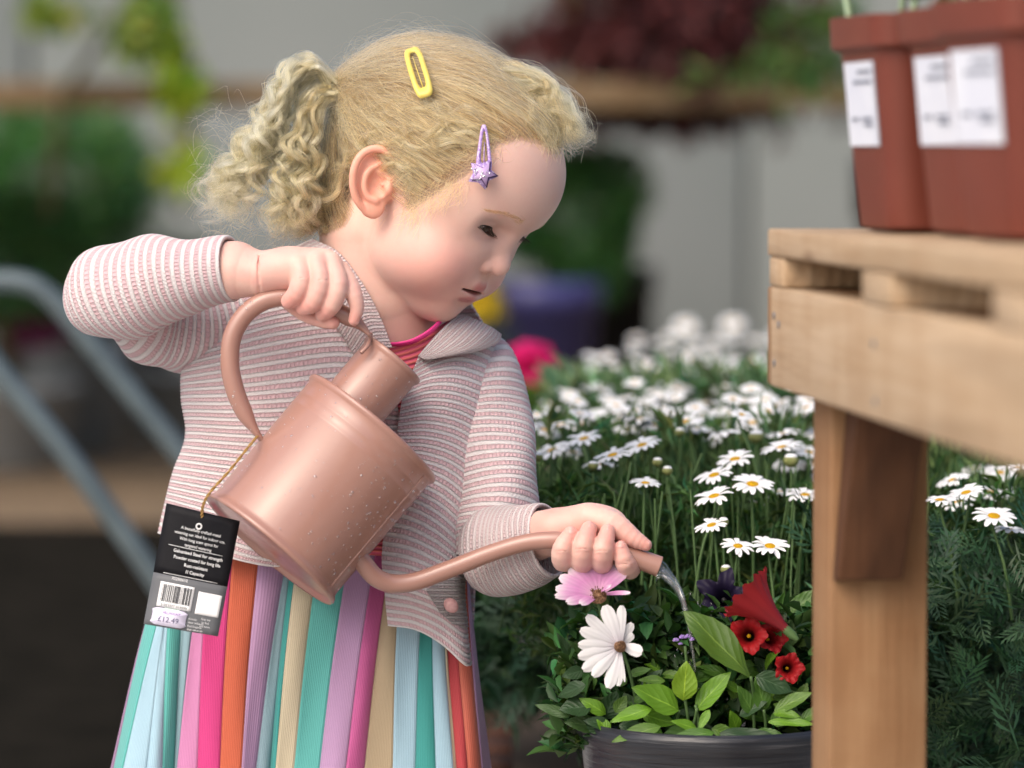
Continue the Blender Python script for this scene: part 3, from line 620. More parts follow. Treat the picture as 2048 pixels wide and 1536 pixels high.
# eyeballs
EYEM = mat_attr('eyeball', 0.08, 0.6)
for sx in (-1, 1):
    bm = bmesh.new(); bmesh.ops.create_uvsphere(bm, u_segments=48, v_segments=32, radius=1.0); me = bpy.data.meshes.new('eye'); bm.to_mesh(me); bm.free()
    v = np.empty(len(me.vertices) * 3, np.float32); me.vertices.foreach_get('co', v); v = v.reshape(-1, 3).astype(float)
    gz = np.array([0.10 * sx * -1, -0.42, 0.9]); gz /= np.linalg.norm(gz); a = np.degrees(np.arccos(np.clip(v @ gz, -1, 1)))
    col = np.tile([0.46, 0.40, 0.38], (len(v), 1)); col[a < 38] = (0.075, 0.05, 0.036); col[(a > 31) & (a < 38)] = (0.03, 0.02, 0.017); col[a < 15] = (0.004, 0.004, 0.004)  # eye whites darkened in colour to stand for shade
    hv = v * EYE_R * (1 + 0.05 * np.exp(-(a / 22) ** 2))[:, None] + EYE * [sx, 1, 1]
    me.vertices.foreach_set('co', PA(h2px(hv)).astype(np.float32).ravel()); me.flip_normals() if False else None; me.update(); set_col(me, 'Col', col)
    link('eye', me, EYEM, person)

# fingernails
NAIL = mat('fingernail', (0.68, 0.37, 0.33), 0.33, 0.4)
def nail(x, y, w, r, n, ax, rx_=8.5, ry_=10):
    n = np.asarray(n, float); n /= np.linalg.norm(n); a = np.asarray(ax, float); a -= n * (a @ n); a /= np.linalg.norm(a); b = np.cross(n, a); t = np.linspace(0, 2 * np.pi, 20, endpoint=False); V = []
    for k, h in ((1.0, -3.0), (.85, -1.0), (.5, -.1), (.02, .2)): V.append(np.array([x, y, w]) + n * (r + h) + (np.sign(np.cos(t)) * np.abs(np.cos(t)) ** .7 * rx_ * k)[:, None] * b - ((np.cos(t) ** 2) * k * rx_ * .32)[:, None] * n + (np.sin(t) * ry_ * k)[:, None] * a)
    link('fingernail', mesh_np('fingernail', PA(np.concatenate(V)), grid_faces(4, 20, True)), NAIL, person)
for x, y, w, r in ((1141, 1068, WS + 24, 15.5), (1178, 1058, WS + 24, 16), (1215, 1064, WS + 25, 15.5), (1241, 1096, WS + 27, 14.5)): nail(x, y, w, r, (0.1, -.62, .78), (0.1, -1, -.6))
nail(708, 640, WC + 26, 11.5, (.75, .1, .66), (.1, 1, 0), 6, 8); nail(1292, 1090, WS + 12, 12, (.25, -.55, .8), (1, .45, 0), 6.5, 8)
# ================================================================== hair
HAIRM = bpy.data.materials.new('blonde_hair'); HAIRM.use_nodes = True; _t = HAIRM.node_tree; _t.nodes.remove(_t.nodes['Principled BSDF'])
_hb = _t.nodes.new('ShaderNodeBsdfHairPrincipled'); _hb.parametrization = 'COLOR'
try: _hb.model = 'CHIANG'
except Exception: pass
_hb.inputs['Roughness'].default_value = 0.42; _hb.inputs['Radial Roughness'].default_value = 0.55; _hb.inputs['Coat'].default_value = 0.0; _hb.inputs['Random Roughness'].default_value = 0.2
_at = _t.nodes.new('ShaderNodeAttribute'); _at.attribute_name = 'tone'; _rm = _t.nodes.new('ShaderNodeValToRGB'); _e = _rm.color_ramp.elements
_e[0].position = 0.0; _e[0].color = (0.085, 0.048, 0.023, 1); _e[1].position = 1.0; _e[1].color = (0.88, 0.64, 0.31, 1)
for p_, c_ in ((0.35, (0.265, 0.155, 0.066)), (0.65, (0.62, 0.40, 0.165))): k_ = _e.new(p_); k_.color = (*c_, 1)
_t.links.new(_at.outputs['Fac'], _rm.inputs[0]); _t.links.new(_rm.outputs[0], _hb.inputs['Color']); _t.links.new(_hb.outputs[0], _t.nodes['Material Output'].inputs[0])
HC, HR = np.array([0, 4.2, -0.9]), np.array([6.9, 7.5, 9.5])
r4 = np.random.default_rng(21)
_hV = _blocks[0][1]; _hm = scalp_mask(_hV) > r4.uniform(0.15, 0.75, len(_hV))
_roots = _hV[_hm]
BASE_PX = np.array([676., 172., -5.]); Bh = (px2h(BASE_PX[None])[0].astype(float) - HC) / HR; Bl = np.linalg.norm(Bh); Bd = Bh / Bl
def slerp_paths(h0, t, lift, end=None):
    """roots h0 (N x 3, head units) over the skull to the pony base; lift (N x n) relative height -> N x n x 3"""
    a = (h0 - HC) / HR; al = np.linalg.norm(a, axis=1, keepdims=True); ad = a / al; bd = np.broadcast_to(Bd, ad.shape) if end is None else end
    om = np.arccos(np.clip((ad * bd).sum(1, keepdims=True), -0.999, 0.999)); so = np.maximum(np.sin(om), 1e-3)
    d = (np.sin((1 - t) * om) / so)[..., None] * ad[:, None] + (np.sin(t * om) / so)[..., None] * bd[:, None]; d /= np.linalg.norm(d, axis=2, keepdims=True)
    base = al * (1 - t) ** 2 + (1 - (1 - t) ** 2) * (1.0 + (Bl - 1.0) * t ** 6)
    return HC + HR * d * (base + lift)[..., None]
pts, rad, tone = [], [], []
def emit(px, r, t):
    n = len(px); pts.append(px); rad.append(r * KM * np.interp(np.linspace(0, 1, n), [0, .1, .8, 1], [.9, 1, .9, .25])); tone.append(t)
def flush(name, parent):
    P_ = PA(np.concatenate(pts)); sp_ = np.cumsum([len(p) for p in pts])[:-1]; o = strands(name, np.split(P_, sp_), rad, HAIRM, parent, tone); pts.clear(); rad.clear(); tone.clear(); return o
def scalp_batch(N, n, mess, rlo, rhi, lift_lo, lift_hi, tn0, cutp, ymin=-99):
    R0 = _roots[r4.integers(0, len(_roots), N)]; h0 = px2h(R0).astype(float); k = (h0[:, 1] > ymin) & ((mess < 3) | ((h0[:, 2] < 5.0) & (h0[:, 0] < 3))); R0, h0 = R0[k], h0[k]; N = len(R0)
    cl, cl2, cl3 = noise3(R0, 0.035, 11), noise3(R0, 0.09, 12), noise3(R0, 0.012, 13); t = np.linspace(0, 1, n)[None]; U = lambda lo, hi: r4.uniform(lo, hi, (N, 1)); Z = lambda s: r4.normal(0, s, (N, 1)); c1, c2, c3 = cl[:, None], cl2[:, None], cl3[:, None]
    front = (np.clip((h0[:, 2] - 4.5) / 3.0, 0, 1) * np.clip((h0[:, 1] - 2) / 3, 0, 1))[:, None]; side = np.clip((3.5 - h0[:, 1]) / 3, 0, 1)[:, None]
    lift = U(lift_lo, lift_hi) * (1 - 0.3 * side) * (1 - np.exp(-t * 9)) + front * U(0.0, 0.09) * np.exp(-((t - 0.09) / 0.09) ** 2) * (1 - np.exp(-t * 40)) + (0.018 * c1 + 0.020 * np.sin(7 * c2 + 3 * c1)) * np.sin(np.pi * t)
    e = Bd + r4.normal(0, 0.03 * mess, (N, 3)); e /= np.linalg.norm(e, axis=1, keepdims=True)
    px = h2px(slerp_paths(h0, t, lift, e)); env = np.sin(np.pi * np.clip(t * 1.08, 0, 1)) ** 0.7
    px[..., 1] += env * ((5.0 + 6.5 * side + 3.5 * front) * np.sin(t * (8 + 2.5 * c3) + 3 * c1 + 2 * c3) + (2.6 + 3 * side) * np.sin(t * 21 + 4 * c2 + 2 * c1) + Z(1.1 * mess) + Z(1.6 * mess) * np.sin(t * U(5, 16) + U(0, 6)))
    px[..., 0] += env * (Z(1.4 * mess) + 2.0 * np.sin(t * 17 + 5 * c2) + Z(1.5 * mess) * np.sin(t * U(5, 14) + U(0, 6)))
    tn = np.clip(tn0 + 0.12 * cl + 0.20 * noise3(R0, 0.14, 77) + 0.24 * front[:, 0] + 0.12 * side[:, 0] + r4.normal(0, 0.10, N) + (r4.random(N) < 0.22) * 0.26, 0, 1); rr = r4.uniform(rlo, rhi, N); ct = np.where(r4.random(N) < cutp, r4.uniform(0.3, 0.95, N), 1.0)
    for i in range(N): emit(px[i, :max(6, int(n * ct[i]))], rr[i], tn[i])
scalp_batch(12500, 22, 1.0, 0.26, 0.40, 0.015, 0.10, 0.27, 0.2)
scalp_batch(1500, 26, 5.0, 0.20, 0.32, 0.06, 0.13, 0.52, 0.6)
scalp_batch(500, 26, 7.0, 0.14, 0.22, 0.08, 0.22, 0.75, 0.9, 3.5)
def at_head(x, y, up=4):
    """depth of the head's surface at a photograph pixel (held at the outline beyond it)"""
    for s in range(14):
        f = 0.965 ** s; xx, yy = 900 + (x - 900) * f, 300 + (y - 300) * f; w = np.linspace(-120, 300, 420); d = face_sdf(px2h(np.stack([np.full(420, xx), np.full(420, yy), w], 1))); k = np.flatnonzero(d < 0)
        if len(k): return w[k[-1]] + up
    return 0.0
# temple and ear wisps: soft little curls
def wisp(P0, d, ln, cr, turns, r, tn, n=26):
    t = np.linspace(0, 1, n); d = np.asarray(d, float) / np.linalg.norm(d); a = np.cross(d, [0, 0, 1.0]); a /= np.linalg.norm(a) + 1e-9; b = np.cross(d, a); p0 = r4.normal(0, 0.9)
    env = np.clip(t * 3, 0, 1) * cr
    return emit(P0 + d * (ln * t)[:, None] + a * (env * np.sin(turns * 6.28 * t + p0) - 0)[:, None] + b * (env * np.cos(turns * 6.28 * t + p0))[:, None], r, tn)
def at_side(x, y, up=4):
    w = np.linspace(20, 300, 280); q = np.stack([np.full(280, x), np.full(280, y), w], 1); return np.array([x, y, w[np.argmax(face_sdf(px2h(q)) > 0)] + up])
for cx, cyy, sx, sy, dx, dy, ln, nn, cr in ((860, 390, 40, 14, -0.2, 1, 38, 260, 9), (820, 410, 12, 22, 0.1, 1, 44, 200, 11), (905, 362, 30, 12, -0.5, 0.8, 44, 240, 9), (960, 300, 26, 20, -0.7, 0.6, 60, 160, 9), (1040, 262, 44, 10, -0.5, 0.7, 44, 260, 7), (1100, 282, 24, 12, 0.3, 0.8, 40, 220, 7), (985, 290, 20, 18, -0.6, .7, 44, 160, 8), (812, 330, 10, 30, -0.3, 0.8, 46, 120, 9), (700, 330, 8, 40, -0.6, 1, 60, 120, 9), (760, 420, 16, 8, 0.5, 1, 40, 60, 8)):
    for k in range(nn // 2):
        x, y = r4.normal(cx, sx * 0.6), r4.normal(cyy, sy * 0.6); wisp(at_side(x, y), (dx + r4.normal(0, .35), dy + r4.normal(0, .3), r4.uniform(-.05, .25)), ln * r4.uniform(0.5, 1.3), cr * r4.uniform(0.5, 1.2), r4.uniform(0.25, 0.8), r4.uniform(0.22, 0.32), np.clip(r4.normal(0.72, 0.12), 0, 1))
# pony tail: curly locks
def lock(ctrl, ns, cr, pitch, spread, tn, r=0.36, n=60):
    g = arclen(spline(ctrl, 80), n); L = np.linalg.norm(np.diff(g, axis=0), axis=1).sum(); t = np.linspace(0, 1, n); T, Nn, Bb = frames(g, (0, 0, 1)); p0 = r4.uniform(0, 6.28); sg = r4.choice([-1, 1]); turns = L / pitch
    env = cr * np.clip((t - 0.12) * 2.2, 0, 1)
    ang = sg * 6.28 * turns * t ** 1.25 + p0
    core = g + env[:, None] * (np.cos(ang)[:, None] * Nn + np.sin(ang)[:, None] * Bb)
    for k in range(ns):
        o = r4.normal(0, 1, 2) * spread * r4.choice([0.6, 1.0, 1.0, 1.8]); s = 0.45 + 0.9 * t ** 1.4; fz = r4.normal(0, 0.5); tt = r4.uniform(0.78, 1.0)
        q = core + (s * o[0])[:, None] * Nn + (s * o[1])[:, None] * Bb + (env * 0.22 * np.sin(ang * 1.0 + fz * 3) * fz)[:, None] * Bb
        m_ = int(n * tt); emit(q[:m_], r * r4.uniform(0.75, 1.15), np.clip(tn + r4.normal(0, 0.10), 0, 1))
for k in range(84):            # fringe: top hair flowing forward and flipping at the ends
    e = r4.normal(0, 1, 8); u = r4.uniform(0, 1); v = r4.uniform(0, 1)
    a = (830 + 200 * u + 14 * e[0], 84 + 66 * v + 46 * u + 6 * e[1]); b = (1035 + 60 * u + 10 * e[2], 140 + 46 * v + 25 * u + 8 * e[3]); c = (1098 + 34 * u + 8 * e[4], 205 + 34 * v + 8 * e[5]); d = (1138 + 26 * u + 10 * e[6], 262 + 22 * v + 10 * e[7]); f = (1158 + 22 * u + 12 * e[1], 262 + 26 * v + 14 * e[2])
    if k % 3 == 0: c = (1070 + 30 * u + 8 * e[4], 215 + 30 * v); d = (1085 + 34 * u + 9 * e[6], 258 + 20 * v + 6 * e[7]); f = (1060 + 40 * u + 12 * e[1], 278 + 16 * v + 8 * e[3])
    lock([(*p_, at_head(*p_, up=u_)) for p_, u_ in ((a, 8), (b, 16), (c, 16), (d, 14), (f, 12))], 32, r4.uniform(3, 9), r4.uniform(60, 110), r4.uniform(4, 8), r4.uniform(0.40, 0.85), r=0.28, n=34)
for k in range(64):            # side locks waving back over the ear from the temple
    e = r4.normal(0, 1, 8); u = r4.uniform(0, 1); a = (1020 - 190 * u + 8 * e[0], 268 + 120 * u ** 1.3 + 6 * e[1]); lf = r4.uniform(.6, 1.7); b = (a[0] - 60 * lf + 10 * e[2], a[1] - 36 * lf + 12 * e[3]); c = (max(700, b[0] - 66 * lf + 10 * e[4]), b[1] - 10 * lf + 16 * e[5]); d = (max(690, c[0] - 60 * lf + 12 * e[6]), c[1] - 12 * lf + 14 * e[7])
    lock([(*p_, at_head(*p_, up=u_)) for p_, u_ in ((a, 1), (b, 12), (c, 16), (d, 14))], 26, r4.uniform(5, 12), r4.uniform(60, 110), r4.uniform(2.5, 7), r4.uniform(0.34, 0.78), r=0.28, n=40)
BX, BY = BASE_PX[:2]
for k in range(38):            # outer falls, over the top loop
    u = r4.uniform(0, 1); e = r4.normal(0, 1, 8)
    lock([(BX - 4 + 6 * e[0], BY - 6 + 8 * e[1], -10 + 14 * e[2]), (636 - 16 * u + 4 * e[3], 118 + 34 * (1 - u) + 6 * e[4], 0 + 18 * e[2]), (596 - 22 * u + 6 * e[3], 128 + 60 * (1 - u) + 8 * e[1], 10 + 22 * e[5]), (574 - 32 * u + 8 * e[4], 215 + 12 * e[5], 14 + 28 * e[6]), (548 - 74 * u + 10 * e[6], 310 + 16 * e[7], 10 + 30 * e[0]), (512 - 92 * u + 16 * e[0], 385 + 20 * e[3], 0 + 30 * e[1]), (505 - 90 * u + 18 * e[5], 440 + 22 * e[4], -10 + 30 * e[2])], 54, r4.uniform(8, 18), r4.uniform(65, 105), r4.uniform(3.4, 6.5), r4.uniform(0.60, 0.95))
for k in range(32):            # inner falls behind the ear
    u = r4.uniform(0, 1); e = r4.normal(0, 1, 8)
    lock([(BX - 2 + 6 * e[0], BY + 8 + 8 * e[1], 8 + 12 * e[2]), (640 - 26 * u + 5 * e[3], 200 + 14 * e[4], 24 + 16 * e[5]), (628 - 50 * u + 8 * e[6], 280 + 14 * e[7], 30 + 20 * e[1]), (630 - 66 * u + 10 * e[2], 360 + 16 * e[3], 26 + 24 * e[4]), (622 - 80 * u + 12 * e[5], 425 + 14 * e[6], 16 + 24 * e[7]), (600 - 76 * u + 14 * e[0], 465 + 12 * e[1], 6 + 24 * e[2])], 54, r4.uniform(9, 18), r4.uniform(58, 90), r4.uniform(3.2, 6.0), r4.uniform(0.50, 0.88))
for k in range(14):            # nape curls
    e = r4.normal(0, 1, 8); x0, y0 = 690 + 8 * e[0], 350 + 34 * e[1]; w0 = at_side(x0, y0)[2]
    lock([(x0, y0, w0), (664 + 8 * e[2], 375 + 24 * e[3], w0 - 6), (640 + 10 * e[4], 415 + 18 * e[5], w0 - 20), (610 + 16 * e[6], 445 + 14 * e[7], w0 - 40), (580 + 20 * e[1], 462 + 14 * e[2], w0 - 60)], 60, r4.uniform(9, 16), r4.uniform(65, 100), r4.uniform(4, 7), r4.uniform(0.38, 0.62))
for k in range(210):           # fly-aways around the tail
    e = r4.normal(0, 1, 10); x = r4.uniform(430, 640); y = r4.uniform(200, 470); a = r4.uniform(2.0, 4.6); ln = r4.uniform(40, 120)
    wisp(np.array([x, y, 20 * e[0]]), (np.cos(a), -np.sin(a) * 0.6 + 0.3, 0.3 * e[1]), ln, r4.uniform(8, 22), r4.uniform(0.6, 1.6), r4.uniform(0.14, 0.24), np.clip(r4.normal(0.85, 0.1), 0, 1), 34)
flush('hair', person)
# eyebrows and lashes
def on_face(h, up=0.03):
    """lift a head-unit point onto the skin along z"""
    z = np.linspace(4.5, 10, 160); q = np.stack([np.full(160, h[0]), np.full(160, h[1]), z], 1).astype(np.float32); dd = face_sdf(q); s = np.flatnonzero(dd < 0); return np.array([h[0], h[1], (z[s[-1]] if len(s) else 7.0) + up])
for sx in (-1, 1):
    for k in range(260):
        u = r4.uniform(0, 1); x = sx * (1.45 + 3.2 * u); y = 2.95 + 0.45 * np.sin(np.pi * np.clip(u * 0.85 + 0.1, 0, 1)) - 0.35 * u + r4.normal(0, 0.16 * (1 - 0.5 * u))
        a = on_face((x, y)); b = on_face((x + sx * r4.uniform(0.25, 0.45), y + r4.uniform(-0.08, 0.14) * (1 - u)), 0.05); emit(h2px(np.array([a, (a + b) / 2 + [0, 0, .03], b])), 0.17, np.clip(r4.normal(0.42, 0.1), 0, 1))
flush('eyebrows', person)
for sx in (-1, 1):
    for k in range(64):
        u = r4.uniform(-1, 1); e0 = EYE + [0, 0, 0]; e0 = e0 * [sx, 1, 1]; x = u * 1.18; yu = 0.07 - 0.40 * (x / 1.25) ** 2 + 0.2 * x
        z = np.sqrt(max(0.05, (EYE_R + 0.16) ** 2 - x * x - yu * yu)); a = e0 + [sx * x, yu, z]; ln = r4.uniform(0.5, 0.95)
        dr = np.array([sx * (x * 0.45 + 0.18), -0.35, 0.75]); dr /= np.linalg.norm(dr); q = np.array([a, a + dr * ln * 0.55 + [0, -0.06, 0], a + dr * ln + [0, 0.08, 0.05]]); emit(h2px(q), 0.3, 0.0)
for sx in (-1, 1):
    for o_ in np.linspace(-.05, .06, 6):
        x = np.linspace(-1.1, 1.18, 24); yu = 0.07 - 0.40 * (x / 1.25) ** 2 + 0.2 * x + o_; z = np.sqrt(np.maximum(.05, (EYE_R + .15) ** 2 - x * x - yu * yu)); emit(h2px(EYE * [sx, 1, 1] + np.stack([sx * x, yu, z], 1)), 0.95, 0.0)
LASHM = mat('dark_lash', (0.03, 0.018, 0.011), 0.5)
_k = HAIRM; HAIRM = LASHM; flush('eyelashes', person); HAIRM = _k
# ================================================================== clothes (children of the person)
def knit(name, c_pink, c_white, contrast=1.0):
    """garter-stitch knit: UV.y counts stripe pairs (smooth white cord, beaded pink row), UV.x counts stitches"""
    m = mat(name, c_pink, 0.9, 0.12); g = NG(m); u, v, _ = g.sep(g.uv()); nz = g.math('SUBTRACT', g.noise(0.7, 2, g.uv()), 0.5)
    vz = g.math('ADD', g.math('ADD', v, g.math('MULTIPLY', nz, 0.10)), g.math('MULTIPLY', g.math('PINGPONG', u, 0.5), 0.09)); un = g.math('ADD', u, g.math('MULTIPLY', g.noise(0.5, 1, g.uv()), 0.8))
    s = g.math('SINE', g.math('MULTIPLY', vz, 6.2832)); w = g.math('MINIMUM', g.math('MAXIMUM', g.math('ADD', g.math('MULTIPLY', s, 3.2), 0.6), 0.0), 1.0)
    ridge = g.math('POWER', g.math('ABSOLUTE', s), 0.65)
    st = g.math('POWER', g.math('ABSOLUTE', g.math('SINE', g.math('MULTIPLY', un, 3.1416))), 0.55)              # beads of the pink row
    tw = g.math('ABSOLUTE', g.math('SINE', g.math('MULTIPLY', g.math('ADD', un, g.math('MULTIPLY', vz, 1.6)), 3.1416)))  # twist of the white cord
    hp = g.math('MULTIPLY', ridge, g.math('ADD', 0.12, g.math('MULTIPLY', st, 0.70))); hw = g.math('MULTIPLY', ridge, g.math('ADD', 0.86, g.math('MULTIPLY', tw, 0.14)))
    h = g.math('ADD', g.math('MULTIPLY', hw, w), g.math('MULTIPLY', hp, g.math('SUBTRACT', 1.0, w)))
    fib = g.noise(40, 3, g.uv(), 0.7); col = g.mix(w, c_pink, c_white); col = g.mix(g.math('MULTIPLY', fib, 0.18), col, (0.62, 0.52, 0.53), 'MULTIPLY')
    gap = g.math('MULTIPLY', g.math('SUBTRACT', 1.0, g.math('MINIMUM', g.math('MULTIPLY', h, 2.6), 1.0)), 0.26 * contrast); col = g.mix(gap, col, tuple(c * k for c, k in zip(c_pink, (.50, .34, .36))))
    g.l(col, g.b.inputs['Base Color']); g.b.inputs['Sheen Weight'].default_value = 0.3; g.b.inputs['Sheen Roughness'].default_value = 0.4
    g.bump(g.math('ADD', h, g.math('MULTIPLY', fib, 0.3)), 1.0, 0.0022); return m
PINK, WHITE = (0.80, 0.555, 0.59), (0.85, 0.80, 0.80)
KNIT = knit('pink_and_white_knit', PINK, WHITE)
KCUFF = knit('pale_pink_knit', (0.76, 0.585, 0.595), (0.83, 0.735, 0.735))
GREY = knit('grey_sparkle_knit', (0.40, 0.345, 0.355), (0.54, 0.50, 0.51))
PITCH_PX, STITCH_PX = 17.3, 8.0
def net_surface(net, nr, nc, rib=2.2, pitch=PITCH_PX, folds=None, v0=0.0, thick=0.0):
    """control net (rows x cols x 3, photograph px) -> V(px), F, uv; rows are the knit courses"""
    net = np.asarray(net, float); A = np.stack([spline(net[:, j], nr) for j in range(net.shape[1])], 1)
    G = np.stack([spline(A[i], nc) for i in range(nr)], 0)
    if folds is not None: G = folds(G)
    dv = np.linalg.norm(np.diff(G, axis=0), axis=2).mean(1); v = np.concatenate([[0], np.cumsum(dv)]) / pitch + v0
    du = np.linalg.norm(np.diff(G, axis=1), axis=2).mean(0); u = np.concatenate([[0], np.cumsum(du)]) / STITCH_PX
    nrm = np.cross(np.gradient(G, axis=1), np.gradient(G, axis=0)); nrm /= np.linalg.norm(nrm, axis=2, keepdims=True) + 1e-9
    nrm *= np.where((nrm[..., 2:] .mean() < 0), -1, 1)
    G = G + nrm * (rib * np.abs(np.sin(v * 2 * np.pi)) ** 0.7)[:, None, None]
    UV = np.stack(np.broadcast_arrays(u[None, :], v[:, None]), -1).reshape(-1, 2)
    return G, grid_faces(nr, nc), UV, nrm
def cloth_part(name, G, F, UV, m, parent, thick=5.0, nrm=None):
    """gives the sheet a real thickness"""
    n = G.shape[0] * G.shape[1]; nr, nc = G.shape[:2]
    V0 = G.reshape(-1, 3); V1 = V0 - nrm.reshape(-1, 3) * thick
    e = np.concatenate([np.arange(nc), np.arange(1, nr) * nc + nc - 1, (nr - 1) * nc + np.arange(nc - 2, -1, -1), np.arange(nr - 2, 0, -1) * nc])
    e2 = np.roll(e, -1)
    Fs = np.concatenate([F, F[:, ::-1] + n, np.stack([e2, e, e + n, e2 + n], 1)])
    me = mesh_np(name, PA(np.vstack([V0, V1])), Fs); set_uv(me, np.vstack([UV, UV])); return link(name, me, m, parent)
cardigan = link('cardigan', bpy.data.meshes.new('tmp'), None, person)
def foldwave(amp, f, seed):
    def fn(G):
        n = noise3(G.reshape(-1, 3) * [1, 1, 0.3], f, seed).reshape(G.shape[:2]); G = G.copy(); G[..., 2] += amp * n; G[..., 1] += amp * 0.35 * n; return G
    return fn
left_net = [
    [(470, 560, -220), (440, 570, -120), (520, 530, -50), (610, 500, -20), (680, 520, 10), (722, 575, 25)],
    [(420, 720, -240), (372, 715, -60), (470, 686, 20), (570, 664, 45), (680, 652, 55), (768, 676, 58)],
    [(410, 800, -240), (364, 790, -60), (462, 782, 25), (570, 772, 55), (690, 764, 70), (790, 778, 75)],
    [(415, 880, -240), (373, 870, -60), (470, 872, 25), (580, 874, 55), (700, 876, 75), (800, 882, 80)],
    [(395, 960, -250), (346, 950, -70), (450, 966, 22), (560, 982, 58), (680, 990, 78), (780, 994, 82)],
    [(370, 1040, -260), (326, 1030, -85), (415, 1062, 15), (505, 1092, 55), (590, 1104, 74), (660, 1090, 80)],
    [(360, 1080, -260), (318, 1068, -90), (405, 1098, 12), (492, 1122, 55), (560, 1132, 74), (610, 1118, 80)]]
right_net = [
    [(838, 716, 74), (880, 690, 56), (930, 664, 14), (985, 672, -50), (1015, 700, -170)],
    [(806, 790, 82), (862, 772, 78), (922, 776, 46), (988, 806, -30), (1010, 830, -170)],
    [(792, 880, 86), (850, 884, 88), (912, 906, 62), (972, 950, -6), (985, 970, -150)],
    [(778, 990, 88), (832, 1004, 98), (884, 1032, 82), (934, 1076, 22), (950, 1090, -130)],
    [(764, 1110, 92), (812, 1118, 108), (864, 1138, 102), (918, 1166, 62), (934, 1172, -110)],
    [(770, 1190, 98), (822, 1200, 114), (874, 1222, 112), (926, 1256, 72), (936, 1250, -80)],
    [(776, 1250, 102), (828, 1260, 118), (880, 1288, 118), (934, 1330, 82), (944, 1318, -60)]]
G, F, UV, nr_ = net_surface(left_net, 260, 150, folds=foldwave(13, 0.011, 5)); cloth_part('front_panel', G, F, UV, KNIT, cardigan, 6, nr_)
G, F, UV, nr_ = net_surface(right_net, 280, 130, folds=foldwave(9, 0.013, 8)); cloth_part('front_panel', G, F, UV, KNIT, cardigan, 6, nr_); RP = (G, nr_)
back_net = [[(x, y, z) for x, z in zip(np.linspace(xl, xr, 5), (-190, -300, -330, -300, -170))] for y, xl, xr in ((500, 560, 860), (640, 440, 960), (760, 410, 1010), (1000, 400, 960), (1250, 360, 945))]
G, F, UV, nr_ = net_surface(back_net, 120, 60); cloth_part('back_panel', G, F, UV, KNIT, cardigan, 6, nr_)
def sleeve(name, path, nr, seg, m, round_end=False, v0=0.0, squash=1.0, folds=0.0, fold_seed=1, rib=2.2, pitch=PITCH_PX, up=(0, 0, 1), parent=None):
    """path rows: x y z r (px); ring courses; inner lining gives thickness at the cuff"""
    p = arclen(spline(path, 200), nr); c = p[:, :3]; r = p[:, 3].copy()
    L = np.linalg.norm(np.diff(c, axis=0), axis=1); v = np.concatenate([[0], np.cumsum(L)]) / pitch + v0
    t, N, B = frames(c, up); a = np.linspace(0, 2 * np.pi, seg, endpoint=False)
    rr = r[:, None] * np.ones(seg)
    if folds:
        q = c[:, None] + r[:, None, None] * (np.cos(a)[None, :, None] * N[:, None] + np.sin(a)[None, :, None] * B[:, None])
        rr = rr + folds * noise3(q.reshape(-1, 3), 0.022, fold_seed).reshape(nr, seg)
    rr = rr + rib * np.abs(np.sin(v * 2 * np.pi))[:, None] ** 0.7
    V = c[:, None] + rr[..., None] * (np.cos(a)[None, :, None] * N[:, None] * squash + np.sin(a)[None, :, None] * B[:, None])
    Vi = c[:, None] + (rr[..., None] - 6) * (np.cos(a)[None, :, None] * N[:, None] * squash + np.sin(a)[None, :, None] * B[:, None])
    n = nr * seg; F = grid_faces(nr, seg, True); k = min(14, nr - 1)
    j = np.arange(seg); j2 = (j + 1) % seg
    Vl = Vi[:k].reshape(-1, 3); Fi = grid_faces(k, seg, True)[:, ::-1] + n
    rim = np.stack([j, n + j, n + j2, j2], 1)
    nu = np.round(2 * np.pi * np.mean(r) / STITCH_PX); uv = np.stack(np.broadcast_arrays((a / (2 * np.pi) * nu)[None, :], v[:, None]), -1)
    uv = np.vstack([uv.reshape(-1, 2), uv[:k].reshape(-1, 2)])
    me = mesh_np(name, PA(np.vstack([V.reshape(-1, 3), Vl])), np.concatenate([F, Fi, rim])); set_uv(me, uv); return link(name, me, m, parent or cardigan)
# right arm: forearm sleeve (cuff first) with a round elbow, upper arm behind it
sleeve('sleeve', [(462, 538, WC - 44, 66), (430, 541, WC - 56, 70), (380, 548, WC - 76, 78), (310, 562, WC - 110, 90), (250, 578, WC - 146, 99), (220, 588, WC - 170, 97), (194, 598, WC - 194, 84), (172, 606, WC - 212, 62), (158, 610, WC - 226, 20)], 210, 96, KNIT, folds=6, fold_seed=4, up=(0, 1, 0))
sleeve('sleeve', [(236, 622, WC - 240, 46), (275, 638, WC - 258, 74), (320, 648, WC - 290, 80), (390, 656, WC - 320, 92), (470, 650, WC - 350, 110)], 150, 90, KNIT, folds=10, fold_seed=6, up=(0, 1, 0))
# left arm: upper arm and forearm
sleeve('sleeve', [(930, 716, -110, 78), (960, 760, -90, 84), (978, 840, -60, 76), (984, 930, -20, 80), (990, 1010, 10, 88), (985, 1080, 30, 90), (975, 1130, 50, 66)], 240, 96, KNIT, folds=9, fold_seed=2, up=(1, 0, 0))
sleeve('sleeve', [(1096, 1078, WS - 102, 72), (1078, 1082, WS - 112, 77), (1050, 1090, WS - 126, 84), (1015, 1098, WS - 144, 90), (980, 1104, WS - 160, 88), (955, 1108, WS - 175, 70)], 120, 96, KCUFF, folds=4, fold_seed=7, pitch=11, rib=0.9, up=(0, 1, 0))
